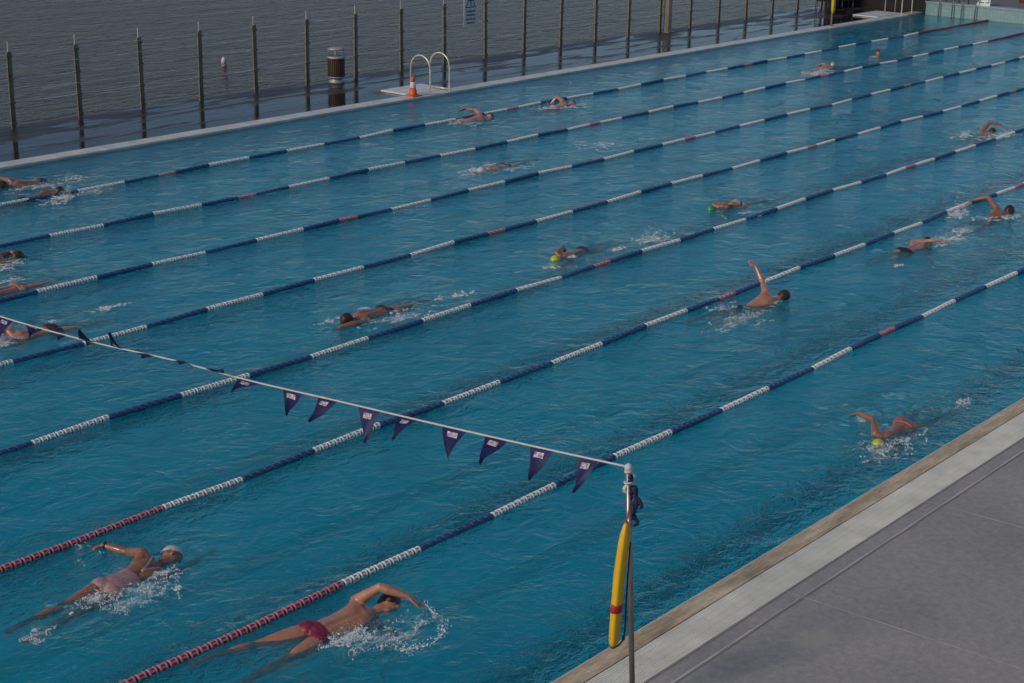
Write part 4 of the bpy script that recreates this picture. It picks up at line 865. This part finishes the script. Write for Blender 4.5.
for z in (.56, .80, 1.04, 1.30, 1.56):
    bm = bmesh.new(); pts = []
    for a, b in zip(FX, FX[1:]):
        for q in range(4): pts.append((a+(b-a)*q/4, 22.80, z-.02*math.sin(q/4*math.pi)))
    pts.append((FX[-1], 22.80, z)); tube(bm, pts, .014 if z < .6 else .008, 5); o = new_obj('wire', bm, M_wire, fence); rebase(o)
# warning sign on the fence
sg = empty('warning_sign', (29.63, 22.72, .96), 'white warning sign with a black triangle hung on the waterfront fence', 'sign')
M_signw = simple('sign_white', (.66, .66, .65), .5, var=.05); M_signk = simple('sign_black', (.04, .04, .045), .6)
bm = bmesh.new(); box(bm, (29.36, 22.735, .96), (29.90, 22.75, 1.95), 0, .004); o = new_obj('board', bm, M_signw, sg, smooth=False); rebase(o)
bm = bmesh.new()
tri = [V((29.42, 22.732, 1.46)), V((29.84, 22.732, 1.46)), V((29.63, 22.732, 1.86))]
cc = sum(tri, V())/3
for i in range(3):
    a, b = tri[i], tri[(i+1) % 3]; ai, bi = cc+(a-cc)*.80, cc+(b-cc)*.80
    bm.faces.new([bm.verts.new(p) for p in (a, b, bi, ai)])
def slab(x0, x1, z0, z1): bm.faces.new([bm.verts.new((x, 22.732, z)) for x, z in ((x0, z0), (x1, z0), (x1, z1), (x0, z1))])
o = new_obj('warning_triangle', bm, M_signk, sg, smooth=False); rebase(o); bm = bmesh.new()
slab(29.61, 29.65, 1.56, 1.72); slab(29.61, 29.65, 1.51, 1.54); slab(29.55, 29.71, 1.64, 1.665)
for z, a, b in ((1.34, 29.44, 29.82), (1.24, 29.46, 29.80), (1.13, 29.44, 29.83), (1.03, 29.47, 29.79)):
    x = a
    while x < b: 
        w_ = random.uniform(.03, .07); slab(x, min(x+w_, b), z, z+.045); x += w_+.018
o = new_obj('text_lines', bm, M_signk, sg, smooth=False); rebase(o)
# lamp post with its thin companion
lp = empty('lamp_post', (38.95, 22.70, 0), 'thick beige lamp post rising beside a fence post on the boardwalk', 'lamp post')
bm = bmesh.new(); tube(bm, [(38.95, 22.70, 0), (38.95, 22.70, 6.5)], [.13, .10], 8); o = new_obj('mast', bm, simple('beige_mast', (.24, .21, .17), .5), lp, smooth=False); rebase(o)
bm = bmesh.new(); box(bm, (38.77, 22.52, .005), (39.13, 22.88, .03), 0, .004); o = new_obj('base_plate', bm, M_steel, lp, smooth=False); rebase(o)
bm = bmesh.new(); tube(bm, [(38.95, 22.7, 6.4), (38.95, 22.3, 6.6), (38.95, 21.6, 6.62)], .04, 8); box(bm, (38.85, 21.1, 6.55), (39.05, 21.7, 6.66), 0, .02); o = new_obj('lamp_head', bm, M_steel, lp, smooth=False); rebase(o)

# litter bin
bn = empty('litter_bin', (24.40, 22.56, 0), 'brown slatted litter bin with domed steel lid on the wet boardwalk', 'litter bin')
bx, by = 24.40, 22.56; M_stl = simple('brushed_steel', (.40, .40, .40), .5, .35)
M_slat = simple('bin_slats', (.055, .030, .017), .5, c2=(.10, .052, .028), scale=4)
bm = bmesh.new(); lathe(bm, [(.18, 0), (.20, .01), (.205, .05), (.16, .09), (.15, .14)], (bx, by, .006), 28); o = new_obj('base', bm, M_stl, bn); rebase(o)
bm = bmesh.new(); lathe(bm, [(.20, .14), (.215, .145), (.215, .17), (.20, .175)], (bx, by, .006), 28); o = new_obj('ring', bm, M_stl, bn); rebase(o); bm = bmesh.new(); lathe(bm, [(.20, .61), (.235, .62), (.24, .66), (.15, .68), (.14, .66)], (bx, by, .006), 28); o = new_obj('ring', bm, M_stl, bn); rebase(o)
bm = bmesh.new(); lathe(bm, [(.193, .16), (.193, .62)], (bx, by, .006), 28)
for i in range(26):
    t = 2*math.pi*i/26; c = V((bx+.205*math.cos(t), by+.205*math.sin(t), 0)); W = V((-math.sin(t), math.cos(t), 0))*.019; Nn = V((math.cos(t), math.sin(t), 0))*.008
    vs = [bm.verts.new(c+W*a+Nn*b+V((0, 0, z))) for z in (.175, .615) for a, b in ((-1, -1), (1, -1), (1, 1), (-1, 1))]
    for q in range(4): bm.faces.new((vs[q], vs[(q+1) % 4], vs[4+(q+1) % 4], vs[4+q]))
o = new_obj('slatted_body', bm, M_slat, bn, smooth=False); rebase(o)
bm = bmesh.new(); lathe(bm, [(.20, .83), (.215, .835), (.21, .86), (.15, .885), (.05, .895), (.001, .896)], (bx, by, .006), 28); o = new_obj('lid', bm, M_stl, bn); rebase(o)
for i in range(4):
    t = .7+math.pi/2*i; bm = bmesh.new(); tube(bm, [(bx+.19*math.cos(t), by+.19*math.sin(t), .65), (bx+.19*math.cos(t), by+.19*math.sin(t), .845)], .012, 8); o = new_obj('lid_support', bm, M_stl, bn); rebase(o)

# pool ladders (grab rails) and white mats
M_rail = simple('rail_steel', (.62, .58, .50), .35, .35, var=.2, scale=10)
def arch(bm, x, y0, y1, h, r=.020):
    R = abs(y1-y0)/2; yc = (y0+y1)/2; pts = [V((x, y1, .045))]
    for i in range(13):
        t = math.pi*i/12; pts.append(V((x, yc+(y1-yc)*math.cos(t), h-R+R*math.sin(t))))
    pts += [V((x, y0, .10)), V((x, y0-.03, .02)), V((x, y0-.06, -.35))]
    tube(bm, pts, r, 8)
def ladder(x0, x1, label, h=.98, bar=True):
    root = empty('pool_ladder', ((x0+x1)/2, 19.9, .045), label, 'pool ladder')
    for x in (x0, x1):
        bm = bmesh.new(); arch(bm, x, 19.56, 20.2, h); o = new_obj('grab_rail', bm, M_rail, root); rebase(o)
    bm = bmesh.new()
    for z in (-.1, -.3): tube(bm, [(x0, 19.42, z), (x1, 19.42, z)], .02, 6)
    o = new_obj('step', bm, M_rail, root); rebase(o)
    if not bar: return root
    bm = bmesh.new(); tube(bm, [(x1, 20.2, .10), (x1, 19.58, .10)], .018, 8); o = new_obj('cross_bar', bm, M_rail, root); rebase(o)
    return root
ladder(24.62, 25.30, 'steel pool ladder with two arched grab rails beside the orange cone', .95)
ladder(48.6, 49.35, 'tall steel pool ladder at the far corner of the pool', 1.5, False)
M_mat = simple('white_mat', (.62, .64, .65), .4, var=.1, scale=4)
for (x0, x1, y0, y1, lb) in ((24.25, 25.65, 19.9, 20.85, 'white mat lying on the boardwalk behind the ladder with the cone'), (47.6, 49.3, 19.93, 20.9, 'white mat lying on the boardwalk behind the far corner ladder')):
    bm = bmesh.new(); box(bm, (x0, y0+.003, .01), (x1, y1, .05), 0, .008); o = new_obj('floor_mat', bm, M_mat, smooth=False); tag(o, lb, 'mat')
# traffic cone
cx, cy = 24.17, 19.70; cn = empty('traffic_cone', (cx, cy, .046), 'small orange traffic cone with white band on the far coping', 'traffic cone')
M_or = simple('cone_orange', (.62, .11, .02), .5, var=.08); M_cw = simple('cone_white', (.6, .6, .58), .5)
z0 = .047
bm = bmesh.new(); box(bm, (cx-.15, cy-.15, z0), (cx+.15, cy+.15, z0+.03), 0, .01); o = new_obj('base', bm, M_or, cn, smooth=False); rebase(o)
bm = bmesh.new(); lathe(bm, [(.105, .031), (.10, .05), (.072, .20)], (cx, cy, z0), 24); lathe(bm, [(.055, .34), (.034, .46), (.026, .465), (.022, .43)], (cx, cy, z0), 24); o = new_obj('cone_body', bm, M_or, cn); rebase(o)
bm = bmesh.new(); lathe(bm, [(.072, .201), (.0745, .205), (.057, .335), (.053, .339)], (cx, cy, z0), 24); o = new_obj('white_band', bm, M_cw, cn); rebase(o)
# buoy out at sea
bu = empty('buoy', (31.16, 35.0, -1.6), 'small white buoy with orange waterline floating on the sea', 'buoy')
bm = bmesh.new(); lathe(bm, [(.05, -.15), (.085, -.02), (.085, .04), (.07, .07)], (31.16, 35, -1.6), 18); o = new_obj('float_collar', bm, simple('faded_orange', (.42, .20, .12), .6), bu); rebase(o)
bm = bmesh.new(); lathe(bm, [(.085, .071), (.082, .20), (.05, .27), (.025, .30)], (31.16, 35, -1.6), 18); o = new_obj('marker', bm, simple('buoy_white', (.55, .54, .47), .5), bu); rebase(o)

# ------------------------------------------------------------------ far corner
M_dark = simple('dark_screen', (.004, .0035, .006), .7)
bm = bmesh.new(); box(bm, (48.6, 22.3, 0), (60, 22.6, 2.4), 0); 
for i in range(11): box(bm, (48.7+i*1.05, 22.27, .02), (48.76+i*1.05, 22.299, 2.38), 0)
box(bm, (50.32, 19.45, 0), (50.5, 22.3, 2.4), 0)
o = new_obj('windbreak_screen', bm, M_dark, smooth=False); tag(o, 'dark slatted windbreak screen closing the far end of the boardwalk', 'screen')
def stack_chair(x, y, rot, label):
    root = empty('metal_chair', (x, y, .008), label, 'chair', 'chairs at the dark end of the boardwalk'); root.rotation_euler = (0, 0, rot)
    mm = simple('chair_metal', (.07, .07, .07), .35, .5)
    for sx in (-.2, .2):
        for sy, h in ((-.2, .44), (.2, .82)):
            bm = bmesh.new(); tube(bm, [(sx, sy*1.1, 0), (sx, sy, h)], .012, 6); new_obj('leg', bm, mm, root)
    bm = bmesh.new(); box(bm, (-.21, -.21, .43), (.21, .21, .455), 0, .008); new_obj('seat', bm, M_dark, root, smooth=False)
    bm = bmesh.new(); tube(bm, [(-.2, .2, .80), (.2, .2, .80)], .014, 6); box(bm, (-.19, .19, .58), (.19, .205, .76), 0, .004); new_obj('backrest', bm, M_dark, root, smooth=False)
stack_chair(47.4, 22.0, .4, 'left metal chair in front of the dark windbreak screen')
stack_chair(48.3, 21.6, -.7, 'right metal chair in front of the dark windbreak screen')
# lane number board on the end wall
nb = empty('number_board', (49.98, 17.2, .47), 'white number board standing on the aqua end wall', 'sign')
bm = bmesh.new(); box(bm, (50.0, 16.98, .47), (50.04, 17.46, .95), 0, .004); o = new_obj('board', bm, M_signw, nb, smooth=False); rebase(o)
bm = bmesh.new(); mp_ = simple('number_blue', (.10, .2, .3), .6)
for pts in ([(17.36, .84), (17.26, .88), (17.21, .80), (17.33, .66), (17.37, .58), (17.21, .58)], [(17.14, .85), (17.05, .86), (17.05, .75), (17.12, .73), (17.03, .70), (17.03, .60), (17.14, .58)]):
    tube(bm, [(49.992, y_, z_) for y_, z_ in pts], .016, 6)
o = new_obj('number_mark', bm, mp_, nb); rebase(o)
# bench on the end paving
be = empty('bench', (52.2, 16.2, .455), 'dark red bench on the paving beyond the end wall', 'bench')
M_bench = simple('bench_red', (.12, .018, .015), .5)
bm = bmesh.new()
for i in range(4): box(bm, (52.0+i*.12, 15.2, .86), (52.10+i*.12, 16.95, .90), 0, .005)
o = new_obj('seat', bm, M_bench, be, smooth=False); rebase(o)
for y in (15.35, 16.1, 16.8):
    bm = bmesh.new(); box(bm, (52.05, y-.04, .456), (52.12, y+.04, .859), 0, .005); box(bm, (52.36, y-.04, .456), (52.43, y+.04, .859), 0, .005); o = new_obj('leg', bm, M_bench, be, smooth=False); rebase(o)
# hand rails on the end wall
M_drail = simple('grey_rail', (.09, .11, .12), .4, .5)
for yy, lb in ((18.75, 'leftmost dark rail pair curving over the aqua end wall'),(17.9, 'second dark rail pair curving over the aqua end wall')):
    root = empty('hand_rail', (49.85, yy, .47), lb, 'rail', 'rails on the end wall')
    for q in (0, .5):
        bm = bmesh.new(); tube(bm, smooth_path([(50.3, yy-q, .47), (50.2, yy-q, .62), (49.95, yy-q, .64), (49.8, yy-q, .45), (49.78, yy-q, -.5)], 5), .021, 8); o = new_obj('rail', bm, M_drail, root); rebase(o)
